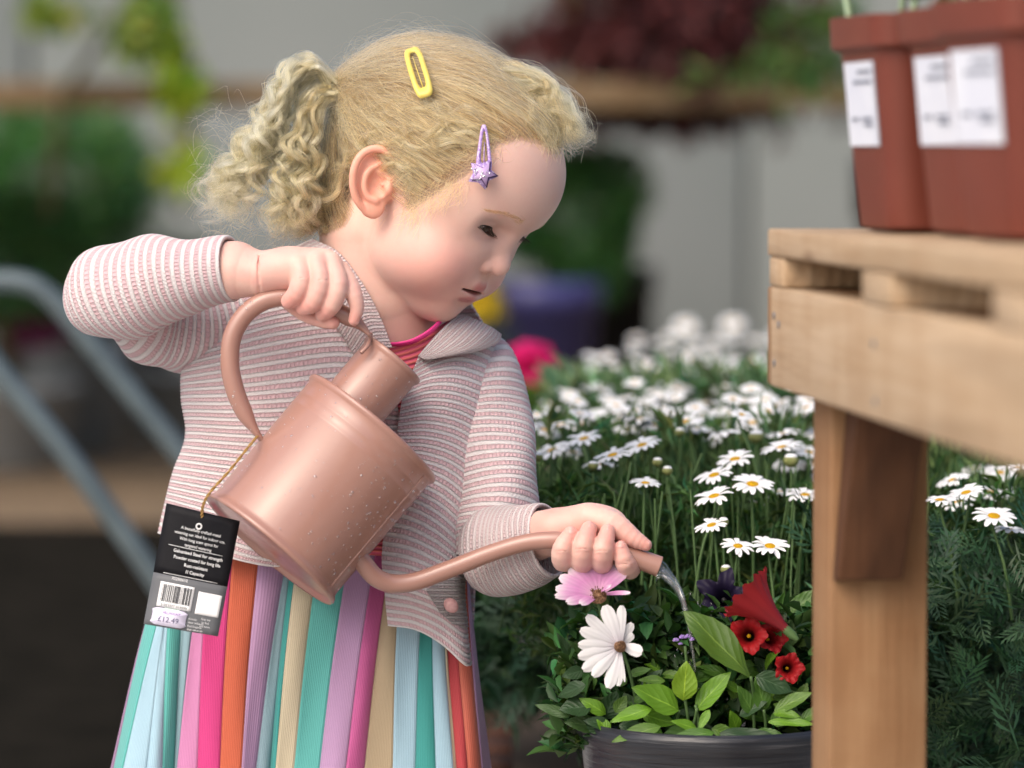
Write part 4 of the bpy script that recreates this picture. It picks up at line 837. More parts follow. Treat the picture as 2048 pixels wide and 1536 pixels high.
# collar: band on her right, folded shawl flap on her left
band = [[(560, 520, -60), (585, 496, -10), (622, 478, 18)], [(604, 560, 10), (634, 520, 42), (674, 502, 40)], [(650, 620, 46), (682, 572, 66), (722, 562, 58)], [(690, 680, 60), (722, 634, 80), (758, 628, 70)], [(722, 736, 70), (752, 700, 88), (784, 694, 78)]]
G, F, UV, nr_ = net_surface(band, 150, 30, rib=1.2, pitch=14); cloth_part('collar', G, F, UV, KCUFF, cardigan, 6, nr_)
flap = [[(925, 628, -30), (955, 640, -20), (985, 655, -30), (1003, 668, -55)], [(905, 640, 20), (940, 656, 34), (972, 670, 22), (998, 684, -14)], [(880, 662, 52), (912, 682, 66), (942, 694, 58), (968, 698, 34)], [(856, 688, 74), (880, 704, 84), (905, 708, 82), (930, 708, 66)], [(836, 712, 82), (850, 718, 90), (866, 718, 90), (884, 714, 82)]]
G, F, UV, nr_ = net_surface(flap, 80, 90, rib=0.8, pitch=12); UV = UV[:, ::-1] * [1.2, 0.8]; cloth_part('collar', G, F, UV, KCUFF, cardigan, 6, nr_)
# grey sparkle patches and the button on the right-hand panel
def patch_on(G, nrm, poly, m, name, off=2.0):
    nr, nc = G.shape[:2]; V = (G + nrm * off).reshape(-1, 3); F = grid_faces(nr, nc); c = V[F].mean(1); k = in_poly(c[:, 0], c[:, 1], poly) & (c[:, 2] > 0)
    F = F[k]; u, inv = np.unique(F, return_inverse=True); me = mesh_np(name, PA(V[u]), inv.reshape(F.shape)); set_uv(me, V[u][:, :2] / 11); return link(name, me, m, cardigan)
patch_on(*RP, [(852, 1180), (870, 1165), (936, 1150), (940, 1255), (905, 1248), (880, 1225)], GREY, 'applique')
0 and patch_on(*RP, [(886, 1010), (900, 1000), (906, 1050), (930, 1060), (925, 1085), (900, 1100), (893, 1130), (884, 1100)], GREY, 'applique')
BUTTON = mat_var('pink_button', (0.52, 0.28, 0.28), (0.60, 0.36, 0.35), 400, 0.6, 0.3, 0.3, 900)
bm = bmesh.new(); bmesh.ops.create_uvsphere(bm, u_segments=24, v_segments=16, radius=1)
for v in bm.verts: v.co = Vector(P(902 + v.co.x * 15, 1211 + v.co.y * 15 + v.co.x * 3, 122 + v.co.z * 11))
bmesh.ops.reverse_faces(bm, faces=bm.faces); me = bpy.data.meshes.new('button'); bm.to_mesh(me); bm.free(); link('button', me, BUTTON, cardigan)
# bodice of the dress, with its hot pink neckline
def plain_net(name, net, nr, nc, m, parent, thick=4):
    G, F, UV, n = net_surface(net, nr, nc, rib=0); return cloth_part(name, G, F, UV, m, parent, thick, n)
CORAL = mat('coral_plisse', (0.72, 0.16, 0.14), 0.7, 0.3); g = NG(CORAL); u, v, _ = g.sep(g.uv()); w = g.math('SINE', g.math('MULTIPLY', v, 11.0)); g.l(g.mix(g.math('MULTIPLY', g.math('ADD', w, 1.0), 0.3), (0.74, 0.17, 0.15), (0.72, 0.07, 0.24)), g.b.inputs['Base Color']); g.bump(w, 0.5, 0.001)
HOT = mat('hot_pink_trim', (0.78, 0.045, 0.26), 0.55, 0.4)
dress = link('dress', bpy.data.meshes.new('tmp'), None, person)
plain_net('bodice', [[(700, 690, 0), (760, 700, 40), (820, 684, 60), (862, 664, 48), (900, 640, -10)], [(690, 760, 10), (760, 770, 44), (830, 765, 48), (880, 740, 30), (920, 700, -30)], [(680, 900, 20), (740, 920, 44), (800, 930, 50), (850, 930, 40), (920, 920, -40)], [(560, 1080, 20), (650, 1100, 60), (740, 1110, 66), (830, 1110, 60), (900, 1090, -20)]], 60, 50, CORAL, dress)
tr = spline([(690, 672, -6), (760, 688, 40), (812, 686, 66), (846, 672, 68), (872, 652, 52), (890, 630, 10)], 50)
mb = MB(); add_tube(mb, PA(tr), 9 * KM, 10, flat=0.45, up=(0, -1, 0.2)); mb.build('neckline_trim', HOT, dress)
# skirt: pleats, one part per colour panel
SK = {'teal': (0.09, 0.37, 0.339), 'sky': (0.31, 0.47, 0.565), 'pink': (0.53, 0.203, 0.39), 'hot': (0.515, 0.035, 0.179), 'orange': (0.468, 0.094, 0.043), 'lilac': (0.406, 0.242, 0.406), 'cream': (0.515, 0.445, 0.312), 'dteal': (0.035, 0.265, 0.242), 'rose': (0.484, 0.094, 0.265), 'cream_shade': (0.39, 0.304, 0.195), 'red': (0.39, 0.039, 0.047), 'coral': (0.468, 0.109, 0.07), 'gap_shade': (0.203, 0.312, 0.359)}  # grey-blue and beige panels have the shade between pleats put into their colour
def plisse(name, col):
    m = mat('plisse_' + name, col, 0.62, 0.3); g = NG(m); u, v, _ = g.sep(g.uv())
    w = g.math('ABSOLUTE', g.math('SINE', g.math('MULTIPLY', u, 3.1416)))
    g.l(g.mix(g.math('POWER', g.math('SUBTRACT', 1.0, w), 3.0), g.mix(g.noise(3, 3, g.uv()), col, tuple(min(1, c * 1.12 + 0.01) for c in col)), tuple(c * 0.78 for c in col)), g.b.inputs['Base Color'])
    g.b.inputs['Sheen Weight'].default_value = 0.15; g.bump(w, 0.35, 0.0006); return m
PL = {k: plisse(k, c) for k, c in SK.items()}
zx = lambda z: 200 + z / 2.56
# colour, left boundary at y=1280 and y=1536 (zoomed px), depth at the left edge
ST = [('teal', 215, 60, -120), ('sky', 275, 110, -40), ('sky', 320, 230, -14), ('teal', 345, 310, -6), ('gap_shade', 415, 372, -40), ('pink', 470, 385, -6), ('hot', 530, 490, 14), ('orange', 650, 605, 18), ('lilac', 775, 715, 12), ('gap_shade', 890, 790, -30), ('dteal', 935, 862, -26), ('cream', 962, 890, 14), ('teal', 1065, 985, 30), ('lilac', 1210, 1115, 34), ('rose', 1345, 1250, 28), ('cream_shade', 1430, 1345, -8), ('sky', 1520, 1490, 26), ('dteal', 1640, 1605, 30), ('sky', 1705, 1710, 22), ('cream', 1768, 1800, 4), ('red', 1780, 1815, -10), ('coral', 1832, 1875, -4), ('lilac', 1900, 1945, -40), (None, 1925, 1996, -110)]
ys = np.linspace(1060, 1760, 60)
for i in range(len(ST) - 1):
    nm, a0, b0, z0 = ST[i]; _, a1, b1, z1 = ST[i + 1]; z0, z1 = [z * (.5 if z > -60 else .85) for z in (z0, z1)]
    nc = max(5, int((b1 - b0) / 2.56 / 5)); s = np.linspace(0, 1, nc)
    def edge(a, b): return zx(a) + (zx(b) - zx(a)) * (ys - 1280) / 256
    xl, xr = edge(a0, b0), edge(a1, b1); tt = np.clip((ys - 1060) / 480, 0, 1.6)
    belly = 3 * np.sin(np.pi * s)
    X = xl[:, None] + (xr - xl)[:, None] * s[None]; fl = (0.35 + 0.75 * tt)[:, None]
    wob = 5 * np.sin(ys / 90 + i * 1.7)[:, None] * np.sin(np.pi * s)[None]; xw = 4 * np.sin(ys / 120 + 0.9)[:, None] * tt[:, None]; X = X + xw
    Z = (z0 + (z1 - z0) * s)[None] * fl + belly[None] * fl + wob + 10 * tt[:, None] - 6 + 13 * np.sin(X / 34 + ys[:, None] / 260) * tt[:, None]
    G = np.stack([X + wob * 0.3, np.broadcast_to(ys[:, None], X.shape), Z], -1)
    UV = np.stack(np.broadcast_arrays((np.linspace(b0, b1, nc) / 2.56 / 3.4)[None], (ys / 60)[:, None]), -1).reshape(-1, 2)
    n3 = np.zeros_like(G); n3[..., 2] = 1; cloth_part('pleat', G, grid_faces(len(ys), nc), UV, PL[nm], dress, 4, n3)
bk = [[(x, y, z) for x, z in zip(np.linspace(xl, xr, 5), (-120, -290, -330, -290, -130))] for y, xl, xr in ((1060, 350, 920), (1280, 284, 948), (1536, 224, 973), (1760, 170, 995))]
G, F, UV, nr_ = net_surface(bk, 40, 40, rib=0); cloth_part('skirt_back', G, F, UV, PL['lilac'], dress, 4, nr_)
# ================================================================== watering can
can = empty('watering_can', tuple(P(540, 1100, WC)), 'dusty pink enamel watering can tipped over the flowers, price tag hanging from it', 'watering can')
CANM = mat('pink_enamel', (0.33, 0.170, 0.132), 0.27, 0.5); g = NG(CANM)
g.l(g.mix(g.ramp(g.noise(25, 4, g.obj()), [(0.3, (0, 0, 0)), (0.7, (1, 1, 1))]), (0.33, 0.170, 0.132), (0.35, 0.185, 0.145)), g.b.inputs['Base Color'])
g.l(g.math('ADD', 0.34, g.math('MULTIPLY', g.noise(60, 4, g.obj()), 0.14)), g.b.inputs['Roughness'])
g.b.inputs['Coat Weight'].default_value = 0.5; g.b.inputs['Coat Roughness'].default_value = 0.12; g.bump(g.noise(45, 2, g.obj()), 0.05, 0.002)
_ax = np.array([206, -244, -38.0]); _ax /= np.linalg.norm(_ax)               # axis, px frame (y down), top leans away
_sd = np.array([243, 208, 0.0]); _sd /= np.linalg.norm(_sd); _nn = np.cross(_ax, _sd)
if _nn[2] < 0: _nn = -_nn
CB = np.array([540, 1100, WC])
def canpt(a, s, n): return CB + np.multiply.outer(np.asarray(a, float), _ax) + np.multiply.outer(np.asarray(s, float), _sd) + np.multiply.outer(np.asarray(n, float), _nn)
def can_lathe(name, prof, s0=0.0, seg=72, parent=can, m=CANM, dent=None):
    pr = np.asarray(prof, float); a = np.linspace(0, 2 * np.pi, seg, endpoint=False)
    r = pr[:, 0, None] * np.ones(seg); V = canpt(pr[:, 1, None] * np.ones(seg), s0 + r * np.cos(a), r * np.sin(a)).reshape(-1, 3)
    me = mesh_np(name, PA(V), grid_faces(len(pr), seg, True)); return link(name, me, m, parent)
H_ = 320.0
cb = can_lathe('can_body', [(0, 8), (150, 8), (156, 6), (160, 0), (164, -3), (166, 2), (164, 8), (159, 13), (157.5, 22), (157.5, 250), (158.5, 253), (158.5, 257), (157.5, 260), (157.5, 275), (158.5, 278), (158.5, 281), (157.5, 284), (157.5, 308), (160, 312), (163, 316), (163.5, 321), (161, 325), (156, 325), (152, 321), (150, 312), (120, 309), (0, 309)])
# vertical seam down the side
mb = MB(); sa = np.linspace(14, 306, 30); th = R_(28); add_tube(mb, PA(canpt(sa, 158.0 * np.cos(th) * np.ones(30), 158.0 * np.sin(th) * np.ones(30))), 2.2 * KM, 8); mb.build('seam', CANM, can)
can_lathe('collar', [(68, 306), (66, 314), (66, 440), (68, 444), (70.5, 448), (70.5, 453), (68, 456), (64, 455), (62, 448), (62, 312)], s0=-58)
# handle and spout
hd = np.array([(741, 672, WC + 2, 8, .45), (722, 652, WC, 13, .7), (700, 636, WC, 17, 1), (650, 612, WC, 18.5, 1), (600, 596, WC, 18.5, 1), (560, 594, WC, 18.5, 1), (520, 606, WC, 18.5, 1), (486, 634, WC, 18.5, 1), (464, 676, WC, 18.5, 1), (460, 730, WC, 18.5, 1), (470, 780, WC, 18.5, 1), (489, 826, WC, 17, 1), (508, 858, WC + 2, 13, .7), (522, 878, WC + 2, 11, .5), (534, 892, WC, 10, .5)])
h = spline(hd, 90); mb = MB(); add_tube(mb, PA(h[:, :3]), np.maximum(h[:, 3], 1) * KM, 22, flat=np.clip(h[:, 4], .3, 1), up=(0, 1, 0)); mb.build('handle', CANM, can)
add = MB(); hk = spline([(742, 668, WC - 30, 0), (736, 690, WC + 10, 0), (722, 706, WC + 20, 0)], 16); add_tube(add, PA(hk[:, :3]), 4 * KM, 8); add.build('handle_bracket', CANM, can)
sp = np.array([(706, 1098, WC + 20, 18), (728, 1128, WC + 16, 18.5), (752, 1155, WC + 8, 18.5), (784, 1167, WC, 18.5), (830, 1163, WC - 4, 18), (900, 1138, WC - 4, 17.5), (980, 1107, WC, 17), (1050, 1086, WC + 6, 17), (1110, 1080, WS, 17), (1170, 1085, WS, 17.5), (1230, 1102, WS, 18.5), (1280, 1119, WS, 19.5), (1318, 1133, WS, 20.5)])
s = spline(sp, 110); mb = MB(); pw = PA(s[:, :3]); rr = s[:, 3] * KM
V, F, _ = tube(pw, rr, 24, cap=False, up=(0, 1, 0)); V2, F2, _ = tube(pw[::-1][:40], rr[::-1][:40] * 0.86, 24, cap=False, up=(0, 1, 0))
mb.add(V, F); n1 = mb.n; mb.add(V2, F2)
mb.build('spout', CANM, can)
t_, N_, B_ = frames(pw, (0, 1, 0)); tl = pw[-1]; a = np.linspace(0, 2 * np.pi, 25); ring = tl + 0.93 * rr[-1] * (np.cos(a)[:, None] * N_[-1] + np.sin(a)[:, None] * B_[-1])
mb = MB(); add_tube(mb, ring, rr[-1] * 0.075, 8, cap=False); mb.build('spout_lip', CANM, can)
mb = MB(); cl = pw[4]; a = np.linspace(0, 2 * np.pi, 25); ring = cl + 1.03 * rr[4] * (np.cos(a)[:, None] * N_[4] + np.sin(a)[:, None] * B_[4]); add_tube(mb, ring, rr[4] * 0.14, 8, cap=False); mb.build('spout_collar', CANM, can)
# water drops clinging to the can
WATER = mat('water', (1, 1, 1), 0.02, 0.5); WATER.node_tree.nodes['Principled BSDF'].inputs['Transmission Weight'].default_value = 1.0; WATER.node_tree.nodes['Principled BSDF'].inputs['IOR'].default_value = 1.33
DROP = bpy.data.materials.new('water_drop'); DROP.use_nodes = True; _t = DROP.node_tree; _t.nodes.remove(_t.nodes['Principled BSDF']); _o = _t.nodes['Material Output']
_g = _t.nodes.new('ShaderNodeBsdfGlossy'); _g.inputs['Roughness'].default_value = 0.05; _tr = _t.nodes.new('ShaderNodeBsdfTransparent'); _tr.inputs[0].default_value = (1, 1, 1, 1); _fr = _t.nodes.new('ShaderNodeFresnel'); _fr.inputs[0].default_value = 1.6; _mx = _t.nodes.new('ShaderNodeMixShader')
_t.links.new(_fr.outputs[0], _mx.inputs[0]); _t.links.new(_tr.outputs[0], _mx.inputs[1]); _t.links.new(_g.outputs[0], _mx.inputs[2]); _t.links.new(_mx.outputs[0], _o.inputs[0])
def dome(c, nrm, r, hgt):
    B = basis(nrm); pr = [(0.001, hgt), (0.5, hgt * .85), (0.85, hgt * .45), (1.0, 0)]; V, F = lathe(pr, 8); V = V * [r, r, r]; return np.asarray(c) + V @ B, F
mb = MB(); r2 = np.random.default_rng(5)
for i in range(330):
    al = r2.uniform(10, 300); th = r2.uniform(R_(8), R_(172)); th = th if r2.random() > .5 else r2.uniform(R_(10), R_(80))
    rad = 157.5 if i > 40 else 66; s0 = 0 if i > 40 else -58; al = al if i > 40 else r2.uniform(330, 440)
    c = canpt(al, s0 + rad * np.cos(th), rad * np.sin(th)); n = PA(canpt(al, s0 + (rad + 10) * np.cos(th), (rad + 10) * np.sin(th))) - PA(c)
    V, F = dome(PA(c), n, min(3.0, r2.gamma(2.0, 0.5) + 0.4) * KM, 0.65); mb.add(V, F)
for i in range(60):
    k = r2.integers(8, 80); t3, N3, B3 = frames(PA(h[:, :3]), (0, 1, 0)); a = r2.uniform(0, 6.28); n = np.cos(a) * N3[k] + np.sin(a) * B3[k]
    if n @ CF > 0.2: continue
    V, F = dome(PA(h[k, :3]) + n * h[k, 3] * KM, n, min(3.2, r2.gamma(2, .6) + .6) * KM, 0.65); mb.add(V, F)
tag(mb.build('water_drops', DROP, can), kind='stuff')
# water pouring from the spout
STREAM = bpy.data.materials.new('falling_water'); STREAM.use_nodes = True; _t = STREAM.node_tree; _t.nodes.remove(_t.nodes['Principled BSDF']); _o = _t.nodes['Material Output']; _g = _t.nodes.new('ShaderNodeBsdfGlossy'); _g.inputs['Roughness'].default_value = 0.22; _tr = _t.nodes.new('ShaderNodeBsdfTransparent'); _lw = _t.nodes.new('ShaderNodeLayerWeight'); _lw.inputs[0].default_value = 0.25; _mx = _t.nodes.new('ShaderNodeMixShader'); _mm = _t.nodes.new('ShaderNodeMath'); _mm.operation = 'MULTIPLY_ADD'; _mm.inputs[1].default_value = 0.5; _mm.inputs[2].default_value = 0.08; _t.links.new(_lw.outputs['Facing'], _mm.inputs[0]); _t.links.new(_mm.outputs[0], _mx.inputs[0]); _t.links.new(_tr.outputs[0], _mx.inputs[1]); _t.links.new(_g.outputs[0], _mx.inputs[2]); _t.links.new(_mx.outputs[0], _o.inputs[0])
r3 = np.random.default_rng(2); mb = MB()
for k in range(5):
    o = (k - 2) * 5.0
    pth = spline([(1312, 1138 + o * 1.6, WS + o), (1330, 1146 + o * .9, WS + o), (1350, 1170 + o * .6, WS + o), (1366, 1205 + o * .4, WS - o), (1376, 1245, WS + o), (1384, 1295, WS), (1390, 1345, WS - 4)], 44)
    pth[:, :2] += r3.normal(0, 0.5, (44, 2)).cumsum(0) * 0.4
    rad = np.interp(np.linspace(0, 1, 44), [0, .1, .5, .8, 1], [6.0, 6.2, 4.2, 2.8, 1.8]) * (1 + 0.25 * np.sin(np.linspace(0, 16 + 3 * k, 44) + k * 2))
    add_tube(mb, PA(pth), rad * KM, 10)
tag(mb.build('water_stream', STREAM), 'clear stream of water pouring from the spout onto the leaves', 'water')
mb = MB()
for i in range(26):
    c = P(r3.normal(1392, 22), r3.uniform(1180, 1360), WS + r3.normal(0, 20)); rr_ = r3.uniform(1.2, 3.4) * KM; V, F = lathe([(0.001, -1), (.6, -.8), (1, 0), (.6, .8), (.001, 1)], 8); mb.add(c + V * rr_, F)
tag(mb.build('splash_drops', DROP), 'tiny splashed water drops beside the pouring stream', 'water', kind='stuff')

# ================================================================== hang tag
tg = empty('hang_tag', tuple(P(380, 1140, WC + 60)), 'black and grey cardboard hang tag tied to the can with brown string', 'hang tag')
TW = WC + 62
_c = [np.array(c, float) for c in ((333, 1006), (480, 1042), (436, 1273), (287, 1248))]   # card corners: tl tr br bl
def tagpt(u, v, z=0.0):
    u = np.asarray(u, float); v = np.asarray(v, float); z = np.asarray(z, float)
    q = (_c[0] * ((1 - u) * (1 - v))[..., None] + _c[1] * (u * (1 - v))[..., None] + _c[2] * (u * v)[..., None] + _c[3] * ((1 - u) * v)[..., None])
    w = TW + 10 * np.sin(np.pi * u) + 12 * v + 10 * u + z + 0 * q[..., 0]
    return P(q[..., 0], q[..., 1], w)
BLACK = mat_var('black_card', (0.006, 0.006, 0.008), (0.010, 0.010, 0.012), 60, 0.55, 0.12); GREYC = mat_var('grey_card', (0.095, 0.10, 0.11), (0.125, 0.13, 0.14), 30, 0.5, 0.3)
WHITEC = mat_var('white_print', (0.78, 0.78, 0.78), (0.72, 0.72, 0.73), 60, 0.5, 0.4); LILACP = mat_var('lilac_sticker', (0.60, 0.56, 0.72), (0.66, 0.62, 0.76), 40, 0.5, 0.4); INK = mat('faded_ink', (0.10, 0.09, 0.16), 0.7); PURP = mat('purple_ink', (0.20, 0.06, 0.30), 0.7); LGREEN = mat('pale_green_print', (0.45, 0.66, 0.50), 0.6)
def tag_quad(name, u0, v0, u1, v1, z, m, parent, nu=10, nv=10, th=1.2, poly=None):
    U, Vv = np.meshgrid(np.linspace(u0, u1, nu), np.linspace(v0, v1, nv)); A = tagpt(U, Vv, z).reshape(-1, 3); B = tagpt(U, Vv, z - th).reshape(-1, 3); n = nu * nv
    e = np.concatenate([np.arange(nu), np.arange(1, nv) * nu + nu - 1, (nv - 1) * nu + np.arange(nu - 2, -1, -1), np.arange(nv - 2, 0, -1) * nu]); e2 = np.roll(e, -1); F = grid_faces(nv, nu)
    return link(name, mesh_np(name, np.vstack([A, B]), np.concatenate([F[:, ::-1], F + n, np.stack([e, e2, e2 + n, e + n], 1)])), m, parent, smooth=False)
tag_quad('card', 0, 0, 1, 0.57, 0, BLACK, tg); tag_quad('card', 0, 0.57, 1, 1, 0, GREYC, tg)
def tag_text(body, u, v, size, m, parent, name='lettering', align='CENTER', z=1.2, xs=1.0, bold=0.0):
    """flat print: size = cap height in card heights"""
    cu = bpy.data.curves.new('t', 'FONT'); cu.body = body; cu.align_x = align; cu.size = 1.0; cu.resolution_u = 2; cu.offset = bold; o = bpy.data.objects.new('t', cu); C.objects.link(o)
    bpy.context.view_layer.update(); me = bpy.data.meshes.new_from_object(o.evaluated_get(bpy.context.evaluated_depsgraph_get())); bpy.data.objects.remove(o); bpy.data.curves.remove(cu)
    co = np.empty(len(me.vertices) * 3, np.float32); me.vertices.foreach_get('co', co); co = co.reshape(-1, 3).astype(float)
    W = np.hypot(*(_c[1] - _c[0])); Hh = np.hypot(*(_c[3] - _c[0])); k = size / 0.72
    me.vertices.foreach_set('co', tagpt(u + co[:, 0] * k * Hh / W * xs, v - co[:, 1] * k, z).astype(np.float32).ravel()); me.materials.clear(); me.update()
    return link(name, me, m, parent, smooth=False)
for i, ln in enumerate(('A beautifully crafted metal', 'watering can ideal for indoor use.', 'With long stem spout for', 'targeted watering')): tag_text(ln, 0.52, 0.175 + i * 0.045, 0.026, WHITEC, tg, xs=0.86)
for i, ln in enumerate(('Galvanised Steel for strength', 'Powder coated for long life', 'Rust-resistant', '1l Capacity')): tag_text(ln, 0.54, 0.372 + i * 0.052, 0.028, WHITEC, tg, xs=0.9, bold=0.01)
tag_quad('printed_rule', 0.13, 0.322, 0.86, 0.326, 1.0, WHITEC, tg, 8, 2, .4); tag_quad('printed_rule', 0.13, 0.556, 0.86, 0.560, 1.0, WHITEC, tg, 8, 2, .4)
tag_text('70200610', 0.36, 0.60, 0.024, WHITEC, tg)
bp = tag_quad('barcode_label', 0.12, 0.63, 0.58, 0.835, 1.2, WHITEC, tg)
mb = MB(); x = 0.155; r5 = np.random.default_rng(9)
while x < 0.55:
    w = r5.choice([.005, .005, .009, .013]); U, Vv = np.meshgrid([x, min(x + w, 0.555)], np.linspace(0.645, 0.79, 4)); mb.add(tagpt(U, Vv, 1.9).reshape(-1, 3), grid_faces(4, 2)[:, ::-1]); x += w + r5.choice([.005, .007, .012])
mb.build('barcode_bars', BLACK, bp, False); tag_text('5 023377 019593', 0.35, 0.826, 0.022, BLACK, bp, z=1.9)
tag_quad('blank_panel', 0.64, 0.655, 0.955, 0.845, 1.2, WHITEC, tg)
for i, ln in enumerate(('Scan me', 'to find', 'out more')): tag_text(ln, 0.80, 0.885 + i * 0.03, 0.018, WHITEC, tg, xs=.9)
for i, ln in enumerate(('hb.com/s.s', 'nment, 14 Granville', 'Road, Dungannon,', '44 (0) 1490 441789')): tag_text(ln, 0.575, 0.90 + i * 0.03, 0.016, WHITEC, tg, align='LEFT', xs=.72)
tag_quad('printed_logo', 0.235, 0.838, 0.44, 0.872, 1.2, LGREEN, tg, 6, 3)
# scalloped price sticker
aa = np.linspace(0, 2 * np.pi, 64, endpoint=False); su = 0.315 + 0.235 * np.sign(np.cos(aa)) * np.abs(np.cos(aa)) ** .35 * (1 - .04 * np.cos(8 * aa)); sv = 0.915 + 0.072 * np.sign(np.sin(aa)) * np.abs(np.sin(aa)) ** .35
V = np.vstack([tagpt(su, sv, 2.4), tagpt(np.array([0.315]), np.array([0.915]), 2.4), tagpt(su, sv, 1.4)]); j = np.arange(64); j2 = (j + 1) % 64
st = link('price_sticker', mesh_np('price_sticker', V, [np.stack([np.full(64, 64), j2, j], 1), np.stack([j, j2, 65 + j2, 65 + j], 1)]), LILACP, tg, False)
tag_text('HILLMOUNT', 0.34, 0.888, 0.022, PURP, st, z=3.0, xs=.85); tag_text('£12.49', 0.31, 0.955, 0.046, INK, st, z=3.0, bold=0.0)
TWINE = mat_var('brown_twine', (0.30, 0.17, 0.05), (0.40, 0.25, 0.09), 500, 0.8, 0.2)
p0 = spline([(515, 872, WC + 18, 0), (500, 890, WC + 70, 0), (460, 940, WC + 88, 0), (420, 985, WC + 86, 0), (406, 1012, WC + 82, 0), (404, 1036, TW + 12, 0), (403, 1042, TW - 6, 0)], 90)[:, :3]
for k in (0, 1):
    ph = np.linspace(0, 60, 90) + k * np.pi; mb = MB(); q = p0.copy(); q[:, 0] += 2.0 * np.cos(ph); q[:, 2] += 2.0 * np.sin(ph); add_tube(mb, PA(q), 1.7 * KM, 6); mb.build('string', TWINE, tg)
hp = tagpt(np.array([0.48]), np.array([0.125]), 1.5)[0]; a = np.linspace(0, 2 * np.pi, 17); mb = MB(); add_tube(mb, hp + 5 * KM * (np.cos(a)[:, None] * CR + np.sin(a)[:, None] * CU), 1.6 * KM, 6, cap=False); mb.build('eyelet', WHITEC, tg)
# ================================================================== hair clips
def ext_outline(name, outer, holes, zf, thick, m, parent=None):
    """flat shape with a hole, mapped by zf(x, y)-> depth, real thickness, bevelled; outlines in photograph px"""
    outer = np.asarray(outer, float); inner = np.asarray(holes, float); n = len(outer); V = []
    for off, dz in ((0, 0), (.0, thick)):
        for ring in (outer, inner):
            z = np.array([zf(x, y) for x, y in ring]) + dz; V.append(np.c_[ring, z])
    Vb_o, Vb_i, Vt_o, Vt_i = V; # bulge the top towards the middle of the band
    mid = (Vt_o + Vt_i) / 2; mid[:, 2] += thick * .55; Vt_o = Vt_o.copy(); Vt_i = Vt_i.copy(); Vt_o[:, 2] -= thick * .35; Vt_i[:, 2] -= thick * .35
    A = np.vstack([Vb_o, Vt_o, mid, Vt_i, Vb_i]); j = np.arange(n); j2 = (j + 1) % n; F = [np.stack([k * n + j, k * n + j2, (k + 1) * n + j2, (k + 1) * n + j], 1) for k in range(4)]; F.append(np.stack([4 * n + j, 4 * n + j2, j2, j], 1))
    return link(name, mesh_np(name, PA(A), np.concatenate(F)), m, parent)
def rot2(p, c, a): a = R_(a); p = np.asarray(p, float) - c; return np.c_[p[:, 0] * np.cos(a) - p[:, 1] * np.sin(a), p[:, 0] * np.sin(a) + p[:, 1] * np.cos(a)] + c
def stadium(cx, cy, hw0, hw1, hh, n=48):
    """tapered rounded bar, vertical; hw0 at top"""
    a = np.linspace(0, 2 * np.pi, n, endpoint=False); y = np.sin(a); x = np.cos(a); yy = np.sign(y) * np.abs(y) ** .55 * hh; w = hw0 + (hw1 - hw0) * (yy + hh) / (2 * hh); return np.c_[cx + np.sign(x) * np.abs(x) ** .45 * w, cy + yy]
YC = mat_var('yellow_enamel', (0.76, 0.60, 0.13), (0.72, 0.55, 0.11), 200, .35, .5); PC = mat('purple_glitter', (0.40, 0.26, 0.55), .3, .6); g = NG(PC); v_ = g.n('TexVoronoi'); v_.inputs['Scale'].default_value = 1600; g.l(g.obj(), v_.inputs['Vector']); g.l(g.mix(g.math('GREATER_THAN', g.sep(v_.outputs['Color'])[0], .72), (0.36, 0.22, 0.52), (0.70, 0.58, 0.82)), g.b.inputs['Base Color'])
STARM = mat_var('lilac_star', (0.48, 0.32, 0.58), (0.56, 0.40, 0.64), 100, .35, .5); STARD = mat('dark_purple_edge', (0.05, 0.02, 0.09), .4); GEM = mat('silver_glitter', (.75, .75, .78), .15, .8, Metallic=.9); METAL = mat('clip_steel', (.45, .45, .47), .3, .5, Metallic=.9)
c0 = np.array([837, 145.]); zc = lambda x, y: at_head(x, y, 38)
zt = {k: zc(*k) + l for k, l in (((815, 100), 34), ((837, 145), 10), ((858, 190), 2))}; zf = lambda x, y: np.interp(y, [95, 145, 196], [zt[(815, 100)], zt[(837, 145)] + 2, zt[(858, 190)]]) + (x - 837) * .12
yc = empty('hair_clip', tuple(P(837, 145, zt[(837, 145)])), 'yellow oblong snap hair clip on the crown of her head', 'hair clip')
ext_outline('frame', rot2(stadium(837, 145, 19, 19, 52), c0, -17), rot2(stadium(837, 140, 8.5, 8.5, 36), c0, -17), zf, 5, YC, yc)
mb = MB(); t = rot2([(837, 176), (836, 150), (835, 112)], c0, -17); add_tube(mb, P(t[:, 0], t[:, 1], np.array([zf(a, b) for a, b in t]) - 1), np.array([3.0, 2.4, 2.0]) * KM, 8, flat=.4, up=(0, -1, 0)); mb.build('tongue', YC, yc)
c0 = np.array([967, 300.]); zq = {k: at_head(*k, up=14) for k in ((970, 260), (967, 300), (966, 350))}; zf2 = lambda x, y: np.interp(y, [252, 300, 365], [zq[(970, 260)] + 6, zq[(967, 300)] + 4, zq[(966, 350)] + 6]) - (x - 967) * .15
pc = empty('hair_clip', tuple(P(967, 310, zq[(967, 300)])), 'glittery lilac snap hair clip with a star, at her temple', 'hair clip')
ext_outline('frame', stadium(968, 297, 6, 19, 48), stadium(968.5, 294, 2.0, 8.5, 32), zf2, 5, PC, pc)
mb = MB(); t = np.array([(968, 332), (968, 310), (969, 284)]); add_tube(mb, P(t[:, 0], t[:, 1], np.array([zf2(a, b) for a, b in t])), np.array([4, 3, 1.6]) * KM, 8, flat=.4, up=(0, -1, 0)); mb.build('tongue', PC, pc)
